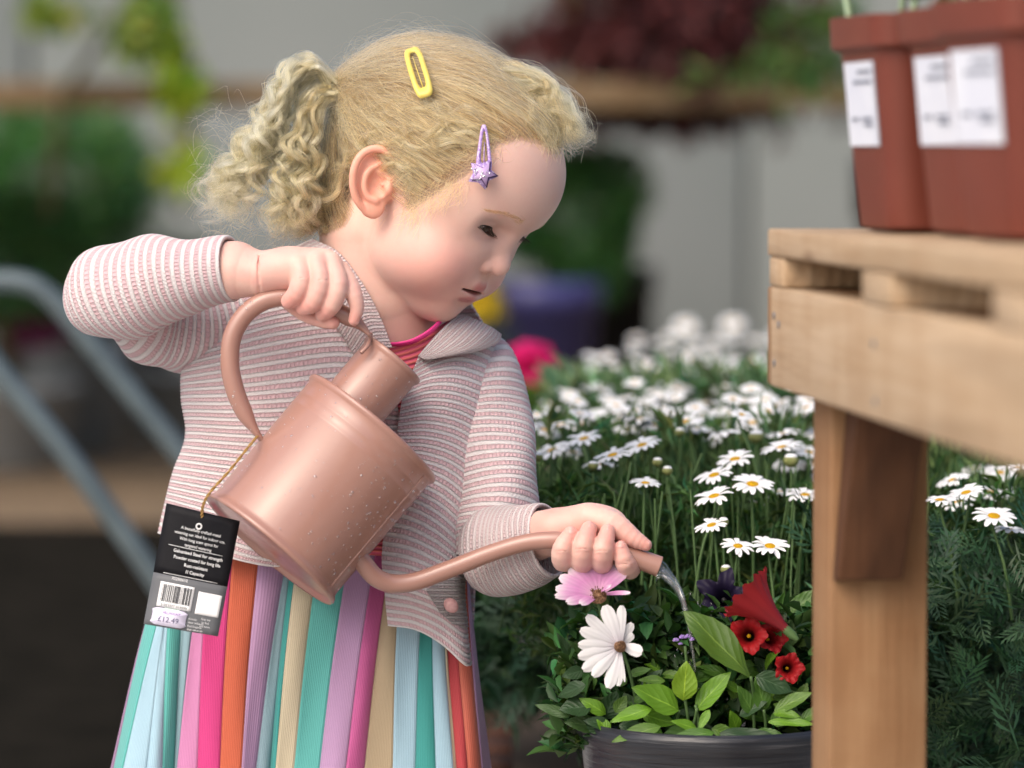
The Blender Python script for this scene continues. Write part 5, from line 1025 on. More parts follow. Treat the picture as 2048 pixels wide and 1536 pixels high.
def star(cx, cy, R, r, rot, z0, th, m, name):
    a = np.linspace(0, 2 * np.pi, 10, endpoint=False) + R_(rot); rr = np.where(np.arange(10) % 2 == 0, R, r); p = np.c_[cx + rr * np.cos(a), cy + rr * np.sin(a)]; z = np.array([zf2(x, y) for x, y in p]) + z0; V = np.vstack([np.c_[p, z], np.c_[p, z + th], [[cx, cy, zf2(cx, cy) + z0 + th * 1.5]]]); j = np.arange(10); j2 = (j + 1) % 10
    return link(name, mesh_np(name, PA(V), [np.stack([j, j2, 10 + j2, 10 + j], 1), np.stack([10 + j, 10 + j2, np.full(10, 20)], 1)]), m, pc, False)
star(965, 348, 32, 19, -64, 5, 3, PC, 'star_base'); star(969, 348, 29, 13, -64, 8, 3, STARD, 'star_edge'); star(968, 347, 25.5, 11, -64, 11, 3, STARM, 'star')
mb = MB(); r9 = np.random.default_rng(4)
for k in range(40):
    x, y = (r9.normal(967, 6), r9.normal(349, 5)) if k < 16 else (r9.normal(950, 4), r9.uniform(335, 362)); V, F = lathe([(.001, .6), (.7, .4), (1, 0)], 6); mb.add(P(x, y, zf2(x, y) + (17 if k < 16 else 11)) + (V * r9.uniform(.9, 2.0) * KM) @ basis(-CF + r9.normal(0, .3, 3)), F)
tag(mb.build('glitter_stones', GEM, pc), kind='stuff')
# ================================================================== daisies
WHITEP = mat_var('white_petal', (0.74, 0.74, 0.73), (0.68, 0.69, 0.70), 200, 0.6, 0.3); _g = NG(WHITEP); _g.b.inputs['Subsurface Weight'].default_value = 0.0
YEL = mat_var('yellow_disc', (0.72, 0.43, 0.01), (0.58, 0.30, 0.008), 900, 0.8, 0.2, 0.8, 2500, dist=0.001); GSTEM = mat_var('green_stem', (0.06, 0.12, 0.035), (0.085, 0.15, 0.05), 90, 0.6); BUDG = mat_var('green_bud', (0.17, 0.20, 0.06), (0.26, 0.27, 0.10), 300, 0.7)
def petal_strip(L, W, droop, n=5, tipn=0.3):
    t = np.linspace(0, 1, n); w = W * 0.5 * np.array([0.45, 0.8, 1.0, 0.95, 0.45]) if n == 5 else W * .5 * np.sin(np.pi * (0.15 + .75 * t)) ; z = 0.10 * L * np.sin(np.pi * t * .9) - droop * L * t ** 2
    V = np.concatenate([np.stack([t * L, -w, z + .12 * w], 1), np.stack([t * L + (t == 1) * L * .03, 0 * w, z], 1), np.stack([t * L, w, z + .12 * w], 1)]); F = [(i, i + 1, n + i + 1, n + i) for i in range(n - 1)] + [(n + i, n + i + 1, 2 * n + i + 1, 2 * n + i) for i in range(n - 1)]
    return V, np.array(F)
r6 = np.random.default_rng(33)
DISC_V, DISC_F = lathe([(0.001, .30), (.5, .26), (.85, .12), (1, 0), (.8, -.12), (.3, -.2), (.001, -.2)], 14)
def rotz(a): return np.array([[np.cos(a), np.sin(a), 0], [-np.sin(a), np.cos(a), 0], [0, 0, 1]])
PETS = []
for k in range(5):
    V, F = petal_strip(1.0, r6.uniform(.36, .44), r6.uniform(-.02, .28)); me = mesh_np('petal', V, F); me.materials.append(WHITEP); me.polygons.foreach_set('use_smooth', np.ones(len(me.polygons), bool)); PETS.append((me, V, F))
DISCM = mesh_np('disc', DISC_V, DISC_F); DISCM.materials.append(YEL); DISCM.polygons.foreach_set('use_smooth', np.ones(len(DISCM.polygons), bool))
CUPV, CUPF = lathe([(.06, -.75), (.35, -.62), (.75, -.35), (.95, -.08)], 12); CUPM = mesh_np('calyx', CUPV, CUPF); CUPM.materials.append(BUDG)
RINGS = []
for k in range(6):
    mb = MB(); n = int(r6.integers(13, 18))
    for i in range(n):
        me_, V, F = PETS[r6.integers(0, 5)]; a = 2 * np.pi * i / n + r6.normal(0, .06); Q = V.copy(); Q[:, 0] = .26 + Q[:, 0] * .74 * r6.uniform(.88, 1.06); Q[:, 2] = Q[:, 2] + r6.normal(0, .03) + Q[:, 0] * r6.normal(0.02, .06); mb.add(Q @ rotz(a), F)
    m_ = mb.mesh('petals'); m_.materials.append(WHITEP); m_.polygons.foreach_set('use_smooth', np.ones(len(m_.polygons), bool)); RINGS.append(m_)
def stem_mesh(top, nrm, length, r, lean):
    b = top - np.array([0, 0, length]) + lean; p = spline([b, (b + top) / 2 - nrm * 0.0 + lean * .1, top - nrm * length * 0.12, top - nrm * r * 2], 9); mb = MB(); add_tube(mb, p, np.linspace(r * 1.2, r * .8, 9), 6, cap=False); return mb
def place(o, c, B, s): o.matrix_world = Matrix(((B[0][0] * s, B[1][0] * s, B[2][0] * s, c[0]), (B[0][1] * s, B[1][1] * s, B[2][1] * s, c[1]), (B[0][2] * s, B[1][2] * s, B[2][2] * s, c[2]), (0, 0, 0, 1))); return o
def daisy(c, nrm, R, label, single, slen=0.075, group=None, disc=True):
    """R = bloom radius; the root sits at the foot of the stem"""
    c = np.asarray(c); nrm = np.asarray(nrm) / np.linalg.norm(nrm); root = empty('daisy', tuple(c - [0, 0, slen]), label, 'daisy', group)
    B = basis(nrm, (np.cos(r6.uniform(0, 6)), np.sin(r6.uniform(0, 6)), 0)); inv = Matrix.Translation(-Vector(root.location))
    def kid(name, me, B_, s, cc=c):
        o = bpy.data.objects.new(name, me); C.objects.link(o); o.parent = root; o.matrix_parent_inverse = inv; bpy_m = Matrix(((B_[0][0] * s, B_[1][0] * s, B_[2][0] * s, cc[0]), (B_[0][1] * s, B_[1][1] * s, B_[2][1] * s, cc[1]), (B_[0][2] * s, B_[1][2] * s, B_[2][2] * s, cc[2]), (0, 0, 0, 1))); o.matrix_basis = bpy_m; return o
    if disc: kid('disc', DISCM, B, R * .30)
    kid('calyx', CUPM, B, R * .34)
    if single:
        n = int(r6.integers(13, 17))
        for i in range(n):
            a = 2 * np.pi * i / n + r6.normal(0, .07); d = np.cos(a) * B[0] + np.sin(a) * B[1]; t = r6.normal(0.06, .10); z = B[2] * np.cos(t) - d * np.sin(t); x = d * np.cos(t) + B[2] * np.sin(t); Bp = np.array([x, np.cross(z, x), z]); kid('petal', PETS[r6.integers(0, 5)][0], Bp, R * .76 * r6.uniform(.9, 1.06), c + d * R * .25)
    else: kid('petals', RINGS[r6.integers(0, 6)], B, R)
    mb = stem_mesh(c, nrm, slen, 0.0011, r6.normal(0, .012, 3) * [1, 1, 0]); mb.build('stem', GSTEM, root); return root
def bud(c, R, label, slen=0.14, white=True):
    c = np.asarray(c); root = empty('daisy_bud', tuple(c - [0, 0, slen]), label, 'bud'); V, F = lathe([(.001, -.8), (.45, -.7), (.85, -.3), (1, .1), (.8, .5)], 12); link('calyx', mesh_np('calyx', c + V * R, F), BUDG, root)
    V, F = lathe([(.8, .45), (.70, .72), (.4, .88), (.001, .9)], 12); link('petals', mesh_np('petals', c + V * R, F), WHITEP if white else BUDG, root); stem_mesh(c - [0, 0, R * .6], np.array([0, 0, 1.]), slen, 0.001, r6.normal(0, .01, 3) * [1, 1, 0]).build('stem', GSTEM, root)
YD = [(600, 6.4), (640, 5.7), (690, 4.7), (740, 3.9), (780, 3.45), (840, 3.05), (900, 2.88), (1000, 2.78), (1100, 2.74), (1200, 2.74)]
def dep(y): return float(np.interp(y, [a for a, b in YD], [b for a, b in YD]))
Z7 = lambda x, y: (1020 + x / 2.953, 600 + y / 2.953)
LAB = [((1505, 968), 'open white daisy with a bright yellow centre, left of the wooden post', .028, 1), ((1540, 1092), 'lowest white daisy, standing alone above the dark petunia', .026, 1), ((1428, 992), 'white daisy tipped sideways, just left of the widest open one', .027, 1), ((1470, 918), 'white daisy in the cluster upper left of the post', .026, 1), ((1428, 950), 'white daisy with yellow eye tilted to the left', .026, 1), ((1291, 966), 'small flat daisy seen from the side above her hand', .022, 1), ((1563, 895), 'large white daisy leaning on the wooden post side', .028, 1), ((1568, 868), 'white daisy seen edge on behind the large one by the post', .027, 1), ((1423, 1050), 'half hidden white daisy below the others', .022, 1), ((1476, 1092), 'faded daisy turned away beside the lowest daisy', .023, 1), ((1988, 1032), 'white daisy facing the camera right of the wooden post', .028, 1), ((1932, 985), 'yellow eyed daisy just right of the post', .026, 1), ((1284, 890), 'white daisy seen from the side, in a tilted pair', .025, 1), ((1225, 910), 'white daisy nodding left of the tilted pair', .025, 1), ((1122, 850), 'flat white daisy closest to her sleeve', .026, 1), ((1168, 877), 'white daisy tilted left with a showing yellow eye', .025, 1), ((1372, 843), 'white daisy with an orange yellow eye in the middle of the bed', .027, 1), ((1280, 838), 'daisy seen from below, left of the middle of the bed', .026, 1), ((1412, 806), 'tall daisy seen from underneath against the blurred bed', .026, 1), ((1880, 1000), 'daisy half hidden by the post edge', .026, 1)]
for (x, y), lb, R, sg in LAB:
    n = np.array([r6.normal(-.12, .16), -r6.uniform(.12, .34), 1.0])
    if 'facing' in lb or 'open' in lb or 'lowest' in lb: n = np.array([.05, -.42, 1.0])
    if 'underneath' in lb or 'below,' in lb or 'edge on' in lb: n = np.array([r6.normal(0, .1), .02, 1.0])
    if 'tipped' in lb or 'tilted' in lb: n = np.array([-.28, -.28, 1.0])
    daisy(PD(x, y, dep(y)), n, R * r6.uniform(.94, 1.05) * .55, lb, True)
G1 = 'slightly blurred daisies in the middle of the bed'; G2 = 'strongly blurred daisies at the back of the bed'
mid = [(1075, 880), (1105, 900), (1145, 905), (1200, 930), (1260, 860), (1310, 850), (1350, 835), (1185, 830), (1225, 815), (1330, 800), (1445, 820), (1480, 845), (1505, 845), (1545, 830), (1590, 850), (1620, 905), (1632, 930), (1580, 930), (1610, 990), (1560, 985), (1520, 1000), (1640, 870), (1426, 880), (1395, 860), (1905, 960), (1955, 938), (2000, 945), (2035, 935), (1980, 985), (2040, 990), (1915, 1005), (2020, 1060), (1872, 1065), (1240, 835), (1300, 815), (1160, 850), (1090, 860), (1650, 960), (1700, 900), (1450, 868), (1530, 868)]
ORD = 'first second third fourth fifth sixth seventh eighth ninth tenth eleventh twelfth thirteenth fourteenth fifteenth sixteenth'.split(); _cnt = {}
for x, y in sorted(mid):
    rw = 'right' if x > 1860 else 'top' if y < 842 else 'upper' if y < 872 else 'lower' if y < 940 else 'lowest'; n_ = _cnt[rw] = _cnt.get(rw, -1) + 1
    lb = 'white daisy right of the wooden post, %s from the post' % ORD[n_] if rw == 'right' else 'small white daisy in the %s middle row of the bed, %s from her sleeve' % (rw, ORD[n_])
    daisy(PD(x, y, dep(y) + r6.uniform(0.02, .22)), (r6.normal(-.05, .2), -r6.uniform(-.05, .3), 1), r6.uniform(.023, .028) * .55, lb, False, group=G1)
for k in range(210):
    y = 665 + 165 * r6.random() ** 0.8; xmin = np.interp(y, [660, 700, 760, 830], [1330, 1190, 1110, 1070]); x = r6.uniform(xmin, 1760); daisy(PD(x, y, dep(y) + r6.normal(0, .1)), (r6.normal(0, .2), -r6.uniform(0, .35), 1), r6.uniform(.018, .025) * .48, 'out of focus white daisy at the back of the bed', False, group=G2)
for x, y in ((1372, 652), (1466, 648)): daisy(PD(x, y, 5.6), (0, -.6, 1), .019, 'pale blurred bloom rising above the back of the bed, %s one' % ('left' if x < 1400 else 'right'), False)
for x, y, lb in ((1512, 875, 'fat white daisy bud on a bent stem near the post'), (1582, 922, 'half open daisy bud with short white petals by the post'), (1447, 1045, 'round greenish daisy bud below the open daisies'), (1452, 1140, 'small round bud above the dark petunia'), (1186, 932, 'cream daisy bud on the left of the bed'), (1335, 942, 'yellowish bud standing alone in the bed'), (1485, 806, 'round bud against the blurred flowers'), (1075, 915, 'pale bud beside her sleeve'), (1360, 865, 'green bud under the middle daisies'), (1315, 925, 'white bud just opening in the bed')): bud(PD(x, y, dep(y)), .0042 if 'fat' not in lb and 'half' not in lb else .0062, lb)
# feathery foliage of the bed (nobody could count it)
r7 = np.random.default_rng(51); mb = MB()
def blades(N, x0, x1, y0, y1, dlo, dhi, col, L, W, lean=1.0):
    px = r7.uniform(x0, x1, N); py = r7.uniform(y0, y1, N); d = np.maximum(r7.uniform(dlo, dhi, N), np.interp(py, [a for a, b in YD], [b for a, b in YD]) - .02)
    # clumps: several blades share a twig
    k = N // 7; s = r7.integers(0, k, N); px = px[s] + r7.normal(0, 9, N); py = py[s] + r7.normal(0, 9, N); d = d[s] + r7.normal(0, .008, N); tw = r7.normal(0, 1, (k, 3))[s]
    scatter_leaves(mb, PD(px, py, d), tw * .6 + r7.normal(0, .55, (N, 3)) + [0, -.15, lean], L * r7.uniform(.5, 1.4, N), W * r7.uniform(.7, 1.3, N), green(r7, N, col, .35, .2), r7, 2, .35)
blades(15000, 1040, 2100, 985, 1300, 2.84, 3.1, (0.062, 0.125, 0.040), .018, .0024)
blades(8000, 1600, 2120, 1060, 1560, 2.9, 3.1, (0.016, 0.044, 0.024), .020, .0028)
blades(5000, 900, 1300, 1120, 1400, 3.15, 3.5, (0.028, 0.072, 0.036), .034, .010)
blades(6000, 1050, 2100, 870, 1000, 3.0, 3.6, (0.12, 0.20, 0.085), .024, .0018, 3)
blades(3000, 1100, 1800, 780, 870, 3.4, 3.9, (0.11, 0.18, 0.09), .03, .006, 2)
blades(7000, 1150, 1720, 1200, 1500, 2.84, 3.0, (0.024, 0.06, 0.024), .018, .0035)
def feather(N, x0, x1, y0, y1, dlo, dhi, col, L):
    """finely divided leaves: a rachis with paired lobes, instanced into the same mass"""
    V, F = [], []
    def diamond(a, b, w):
        a, b = np.array(a, float), np.array(b, float); m = a * .45 + b * .55; n = np.array([-(b - a)[1], (b - a)[0], 0]); n /= np.linalg.norm(n); i = len(V); V.extend([a, m + n * w, b, m - n * w]); F.append((i, i + 3, i + 2, i + 1))
    diamond((0, 0, 0), (.55, 0, -.02), .022); diamond((.5, 0, -.02), (1, 0, -.16), .03)
    for k, t in enumerate((.3, .45, .6, .74, .87)):
        for s in (-1, 1):
            e = (t + .24, s * (.26 - .03 * k), -.03 - .1 * t + .03); diamond((t, 0, -.1 * t ** 2), e, .026)
            if k < 3: diamond(((t + e[0]) / 2, e[1] / 2, e[2] * .5), ((t + e[0]) / 2 + .16, e[1] * .8, e[2] - .02), .018)
    V = np.array(V); F = np.array(F); k = len(V); px, py = r7.uniform(x0, x1, N), r7.uniform(y0, y1, N); d = np.maximum(r7.uniform(dlo, dhi, N), np.interp(py, [a for a, b in YD], [b for a, b in YD]))
    pos = PD(px, py, d); dr = r7.normal(0, .8, (N, 3)) + [0, -.35, .25]; dr /= np.linalg.norm(dr, axis=1, keepdims=True); up = r7.normal(0, .5, (N, 3)) + [0, -.5, .8]; y = np.cross(up, dr); y /= np.linalg.norm(y, axis=1, keepdims=True); z = np.cross(dr, y); s = (L * r7.uniform(.6, 1.35, N))[:, None, None]
    Q = pos[:, None] + s * (V[None, :, 0, None] * dr[:, None] + V[None, :, 1, None] * y[:, None] + V[None, :, 2, None] * z[:, None]); mb.add(Q.reshape(-1, 3), (F[None] + (np.arange(N) * k)[:, None, None]).reshape(-1, 4), np.repeat(green(r7, N, col, .4, .15), k, 0))
feather(900, 1650, 2120, 1070, 1560, 2.74, 2.95, (0.032, 0.078, 0.038), .042)
feather(700, 1150, 1700, 1060, 1260, 2.88, 3.05, (0.062, 0.135, 0.046), .034)
feather(300, 920, 1250, 1130, 1380, 3.1, 3.4, (0.034, 0.085, 0.045), .05)
tag(mb.build('daisy_foliage', LEAFM), 'dark feathery green foliage of the daisy bed', 'foliage', kind='stuff')
mb = MB()
for k in range(420):
    x = r7.uniform(1060, 2060); y = r7.uniform(850, 1000); d = dep(y) + r7.uniform(0, .3); a = PD(x, y, d); b = a + [r7.normal(0, .015), r7.normal(0, .02), -.13]; add_tube(mb, spline([b, (a + b) / 2 + r7.normal(0, .004, 3), a], 5), .0009, 5, cap=False)
tag(mb.build('flower_stems', GSTEM), 'thin green stems crowded under the daisies', 'foliage', kind='stuff')
# pink flowers behind the daisies, left
for k, (x, y, lb) in enumerate(((1095, 945, 'pink blurred flower beside her sleeve'), (1150, 960, 'pale pink blurred flower among daisy stems'), (1205, 940, 'pink blurred flower behind the tilted daisies'), (1120, 985, 'whitish pink flower low beside the sleeve'), (1355, 1000, 'single pink petal cluster deep in the foliage'), (1345, 990, 'tiny pink flower deep in the foliage'))):
    c = PD(x, y, 3.35); root = empty('pink_flower', tuple(c - [0, 0, .12]), lb, 'flower'); blossom(c, (0.1, -.7, .7), .013 if k < 4 else .006, (0.72, 0.36, 0.46), root, r6, 'petals', 9); stem_mesh(c, np.array([0, 0, 1.]), .12, .001, np.zeros(3)).build('stem', GSTEM, root)
# raised brick bed that carries the daisies
BRICKM = mat_var('brown_brick', (0.055, 0.022, 0.013), (0.085, 0.035, 0.02), 14, 0.85, 0.2, 0.6, 120); MORT = mat_var('soil', (0.018, 0.013, 0.009), (0.03, 0.02, 0.014), 30, 0.95)
bed = empty('raised_bed', (0.35, 3.3, 0), 'low raised bed of brown bricks under the daisies', 'flower bed')
mb = MB(); mb.box((1.0, 4.6, .155), (1.0, 1.28, .155)); mb.build('core', MORT, bed, False)
bmesh_b = MB().box((0, 0, 0), (.052, .02, .019)).mesh('brick'); bmesh_b.materials.append(BRICKM)
for row in range(7):
    for i in range(19):
        o = bpy.data.objects.new('brick', bmesh_b); C.objects.link(o); o.parent = bed; o.matrix_parent_inverse = Matrix.Translation(-Vector(bed.location)); o.location = (-.02 + i * .109 + (row % 2) * .054, 3.31 + r6.normal(0, .0015), .022 + row * .043)
    for i in range(23):
        o = bpy.data.objects.new('brick', bmesh_b); C.objects.link(o); o.parent = bed; o.matrix_parent_inverse = Matrix.Translation(-Vector(bed.location)); o.location = (-.015 + r6.normal(0, .0015), 3.38 + i * .109 + (row % 2) * .054, .022 + row * .043); o.rotation_euler = (0, 0, math.pi / 2)
# ================================================================== planter bowl in front
BW = 110.0
BOWLM = mat('dark_glossy_bowl', (0.022, 0.024, 0.030), 0.28, 0.5); g = NG(BOWLM); mp_ = g.n('Mapping'); g.l(g.obj(), mp_.inputs[0]); mp_.inputs['Scale'].default_value = (6, 6, 160); nz = g.noise(3, 5, mp_.outputs[0]); g.l(g.ramp(nz, [(.4, (0.014, 0.016, 0.022)), (.62, (0.026, 0.028, 0.034)), (.76, (0.09, 0.09, 0.10))]), g.b.inputs['Base Color']); g.bump(nz, .5, .002)
bc = P(1432, 1452, BW); br = 285 * KM * .97
bowl = empty('planter_bowl', (bc[0], bc[1], bc[2] - .13), 'dark glossy round planter bowl full of bedding plants', 'planter')
V, F = lathe([(.001, -.13), (br * .72, -.13), (br * .80, -.11), (br * .94, -.03), (br * .965, -.008), (br, -.004), (br * 1.012, .002), (br, .008), (br * .96, .006), (br * .93, -.02), (.001, -.02)], 64); link('bowl', mesh_np('bowl', V + bc, F), BOWLM, bowl)
V, F = lathe([(.001, -.005), (br * .5, -.007), (br * .93, -.018)], 40); V += bc; V[:, 2] += .004 * noise3(V, 300, 4); link('soil', mesh_np('soil', V, F), MORT, bowl)
CRATEW = wood('crate_wood', (0.20, 0.13, 0.07), (0.27, 0.18, 0.10), 1.0)
cr = empty('support_crate', (bc[0], bc[1], 0), 'rough wooden crate under the planter bowl', 'crate'); zc_ = bc[2] - .132
for j in range(4):
    for sx, sy in ((1, 0), (-1, 0), (0, 1), (0, -1)):
        mb = MB(); mb.box((bc[0] + sx * .1, bc[1] + sy * .1, zc_ * (j + .5) / 4), (.008 if sx else .092, .008 if sy else .108, zc_ / 8 - .006)); mb.build('slat', CRATEW, cr, False)
mb = MB(); mb.box((bc[0], bc[1], zc_ - .006), (.112, .112, .005)); mb.build('top_board', CRATEW, cr, False)
# ---- leaves of the bedding plants
BLEAF = mat('bedding_leaf', (0.1, 0.2, 0.03), 0.42, 0.4); g = NG(BLEAF); va = g.n('VertexColor'); va.layer_name = 'Col'; u, v, _ = g.sep(g.uv())
vein = g.math('ABSOLUTE', g.math('SINE', g.math('ADD', g.math('MULTIPLY', u, 17.0), g.math('MULTIPLY', g.math('ABSOLUTE', g.math('SUBTRACT', v, .5)), -13.0)))); mid_ = g.math('ABSOLUTE', g.math('SUBTRACT', v, .5)); nzl = g.noise(9, 3, g.uv())
colr = g.mix(g.math('MULTIPLY', nzl, .55), va.outputs[0], g.mix(1.0, va.outputs[0], (0.5, 0.62, 0.5), 'MULTIPLY')); colr = g.mix(g.math('MULTIPLY', g.math('POWER', g.math('SUBTRACT', 1.0, vein), 9.0), .16), colr, g.mix(1.0, va.outputs[0], (1.5, 1.4, 1.5), 'MULTIPLY')); colr = g.mix(g.math('LESS_THAN', mid_, .022), colr, g.mix(1.0, va.outputs[0], (1.7, 1.5, 1.8), 'MULTIPLY'))
g.l(colr, g.b.inputs['Base Color']); g.bump(g.math('ADD', vein, g.math('MULTIPLY', nzl, .6)), .22, .0012); tr = g.n('BsdfTranslucent'); g.l(g.mix(1.0, va.outputs[0], (1.2, 1.5, .5), 'MULTIPLY'), tr.inputs[0]); mx = g.n('MixShader'); mx.inputs[0].default_value = .22; g.l(g.b.outputs[0], mx.inputs[1]); g.l(tr.outputs[0], mx.inputs[2]); g.l(mx.outputs[0], g.t.nodes['Material Output'].inputs[0])
def big_leaf(p0, p1, width, col, face, parent, curl=.12, name='leaf', bend=0.0, nl=12, nw=6, tip=.75):
    """leaf from p0 (base) to p1 (tip), world points; face = normal it shows"""
    p0, p1 = np.asarray(p0), np.asarray(p1); ax = p1 - p0; L = np.linalg.norm(ax); x = ax / L; f = np.asarray(face, float); f = f - x * (f @ x); f /= np.linalg.norm(f); y = np.cross(f, x)
    t = np.linspace(0, 1, nl); s = np.linspace(-1, 1, nw + 1); prof = np.sin(np.pi * np.clip(t, 0, 1) ** tip) ** .85; prof[0] = .06; prof[-1] = .01
    T, Sx = np.meshgrid(t, s, indexing='ij'); W = prof[:, None] * width * .5 * (1 + .035 * np.sin(T * 30 + Sx))
    Zf = f * 1.0; V = p0 + T[..., None] * ax + (Sx * W)[..., None] * y + ((-curl * L * (T - .35) ** 2 + .20 * np.abs(Sx) ** 1.3 * W + .03 * L * np.sin(T * 9 + Sx * 2) * .5 + bend * L * np.sin(np.pi * T)))[..., None] * f
    me = mesh_np(name, V.reshape(-1, 3), grid_faces(nl, nw + 1)); set_uv(me, np.stack([T, (Sx + 1) / 2], -1).reshape(-1, 2)); c = np.tile(np.asarray(col, float), (V.size // 3, 1)) * r6.uniform(.88, 1.12); set_col(me, 'Col', c); return link(name, me, BLEAF, parent)
def ZP(x, y, w=BW): return P(1040 + x / 3.303, 1080 + y / 3.303, w)
CAMN = -CF
lp = empty('bedding_plant', tuple(bc - [0, 0, .02]), 'leafy plant with broad bright green leaves at the bowl front', 'plant')
BR, MDG, DK, OL = (0.13, 0.27, 0.022), (0.075, 0.17, 0.025), (0.032, 0.072, 0.028), (0.10, 0.19, 0.03)
FR = BW + 150
for a, b, w, col, w0, w1 in (((1050, 1125), (745, 965), 210, BR, FR, FR + 20), ((1080, 1060), (1100, 800), 165, (0.19, 0.32, .02), FR + 5, FR + 16), ((1165, 1120), (1390, 865), 150, BR, FR - 6, FR + 10), ((870, 1110), (595, 1195), 110, BR, FR + 20, FR + 40), ((930, 1230), (605, 1325), 110, OL, FR + 40, FR + 60), ((1290, 1270), (950, 1320), 95, MDG, FR + 46, FR + 60), ((1540, 1150), (1440, 960), 110, MDG, FR - 10, FR), ((1620, 1130), (1560, 900), 120, MDG, FR - 10, FR), ((1680, 1130), (1930, 1000), 110, OL, FR - 4, FR + 14), ((1640, 1200), (1960, 1210), 70, BR, FR + 20, FR + 36), ((1320, 1275), (1790, 1340), 130, DK, FR + 40, FR + 50), ((800, 1000), (940, 850), 90, DK, FR - 40, FR - 30), ((1170, 1250), (1000, 1190), 80, BR, FR + 10, FR + 24), ((960, 930), (780, 920), 70, OL, FR - 20, FR - 10), ((1450, 1000), (1330, 930), 70, BR, FR - 20, FR - 10), ((1250, 1120), (1180, 1260), 60, BR, FR + 6, FR + 20), ((1450, 1160), (1630, 1060), 90, DK, FR - 14, FR), ((1850, 1200), (2010, 1100), 90, MDG, FR, FR + 10)): big_leaf(ZP(*a, w0), ZP(*b, w1), w / 3.303 * KM, col, CAMN + [0, 0, .9], lp)
for a, b in (((1110, 1290), (1090, 1050)), ((1120, 1290), (1170, 1110)), ((1000, 1290), (1050, 1125)), ((1180, 1290), (1160, 1090)), ((1620, 1300), (1610, 1120)), ((1540, 1300), (1540, 1150))): mb = MB(); add_tube(mb, spline([ZP(*a, FR - 30), ZP((a[0] + b[0]) / 2 + 8, (a[1] + b[1]) / 2, FR - 16), ZP(*b, FR - 4)], 8), 3.2 * KM, 8); mb.build('stem', GSTEM, lp)
lt = empty('long_leaf_plant', tuple(bc - [.02, 0, .02]), 'plant with one long olive green leaf arching over the bowl', 'plant')
big_leaf(ZP(1525, 905, FR + 20), ZP(1095, 455, FR + 4), 235 / 3.303 * KM, (0.085, 0.16, .022), CAMN + [.25, 0, .5], lt, curl=.18, tip=1.15); big_leaf(ZP(1760, 500, BW), ZP(1990, 320, BW + 10), 130 / 3.303 * KM, MDG, CAMN + [0, 0, .8], lt); big_leaf(ZP(1560, 900, FR), ZP(1800, 1000, FR), 150 / 3.303 * KM, DK, CAMN + [0, 0, .4], lt)
mb = MB(); add_tube(mb, spline([ZP(1560, 1150, FR - 30), ZP(1540, 1000, FR), ZP(1525, 905, FR + 20)], 8), 3 * KM, 8); mb.build('stem', GSTEM, lt)
ld = empty('dark_leafed_plant', tuple(bc - [.07, 0, .02]), 'dark green leafed plant hanging over the left rim of the bowl', 'plant')
for a, b, w in (((470, 1100), (260, 1110), 190), ((430, 960), (240, 1030), 110), ((330, 1160), (95, 1085), 70), ((420, 860), (280, 900), 90), ((520, 1230), (300, 1200), 120), ((560, 1180), (640, 1000), 160), ((330, 760), (250, 620), 60), ((420, 780), (330, 660), 70), ((560, 1260), (430, 1180), 120), ((620, 1290), (420, 1280), 100), ((760, 1180), (690, 1010), 140)): big_leaf(ZP(*a, FR - 30 + r6.normal(0, 14)), ZP(*b, FR - 20 + r6.normal(0, 14)), w / 3.303 * KM, DK if r6.random() < .7 else (0.05, .10, .03), CAMN + r6.normal(0, .3, 3) + [0, 0, .5], ld, curl=.2)
for k in range(46):
    x, y = r6.uniform(500, 1960), r6.uniform(820, 1290); a = r6.uniform(-.5, 3.6); ln = r6.uniform(110, 240); w0 = FR - 60 + 60 * (y - 820) / 470 + r6.normal(0, 12); big_leaf(ZP(x, y, w0), ZP(x + ln * np.cos(a), y - ln * np.sin(a) * .7, w0 + r6.normal(6, 14)), r6.uniform(.38, .55) * ln / 3.303 * KM, [BR, MDG, OL, DK, MDG][k % 5], CAMN + r6.normal(0, .35, 3) + [0, 0, .7], lp, curl=r6.uniform(.05, .3), bend=r6.normal(0, .05))
# filler leaves between
mb = MB(); N = 1900; q = np.stack([r6.uniform(1110, 1660, N), r6.uniform(1215, 1470, N), r6.uniform(BW - 120, BW + 90, N)], 1); q[:, 1] += np.clip((1200 - q[:, 0]) * .6, 0, 80)
scatter_leaves(mb, PA(q), r6.normal(0, .8, (N, 3)) + [0, -.2, .5], .017 * r6.uniform(.6, 1.4, N), .008 * r6.uniform(.7, 1.3, N), green(r6, N, (0.035, 0.085, .022), .4), r6, 3); tag(mb.build('bedding_foliage', LEAFM), 'dense small dark leaves filling the planter bowl', 'foliage', kind='stuff')
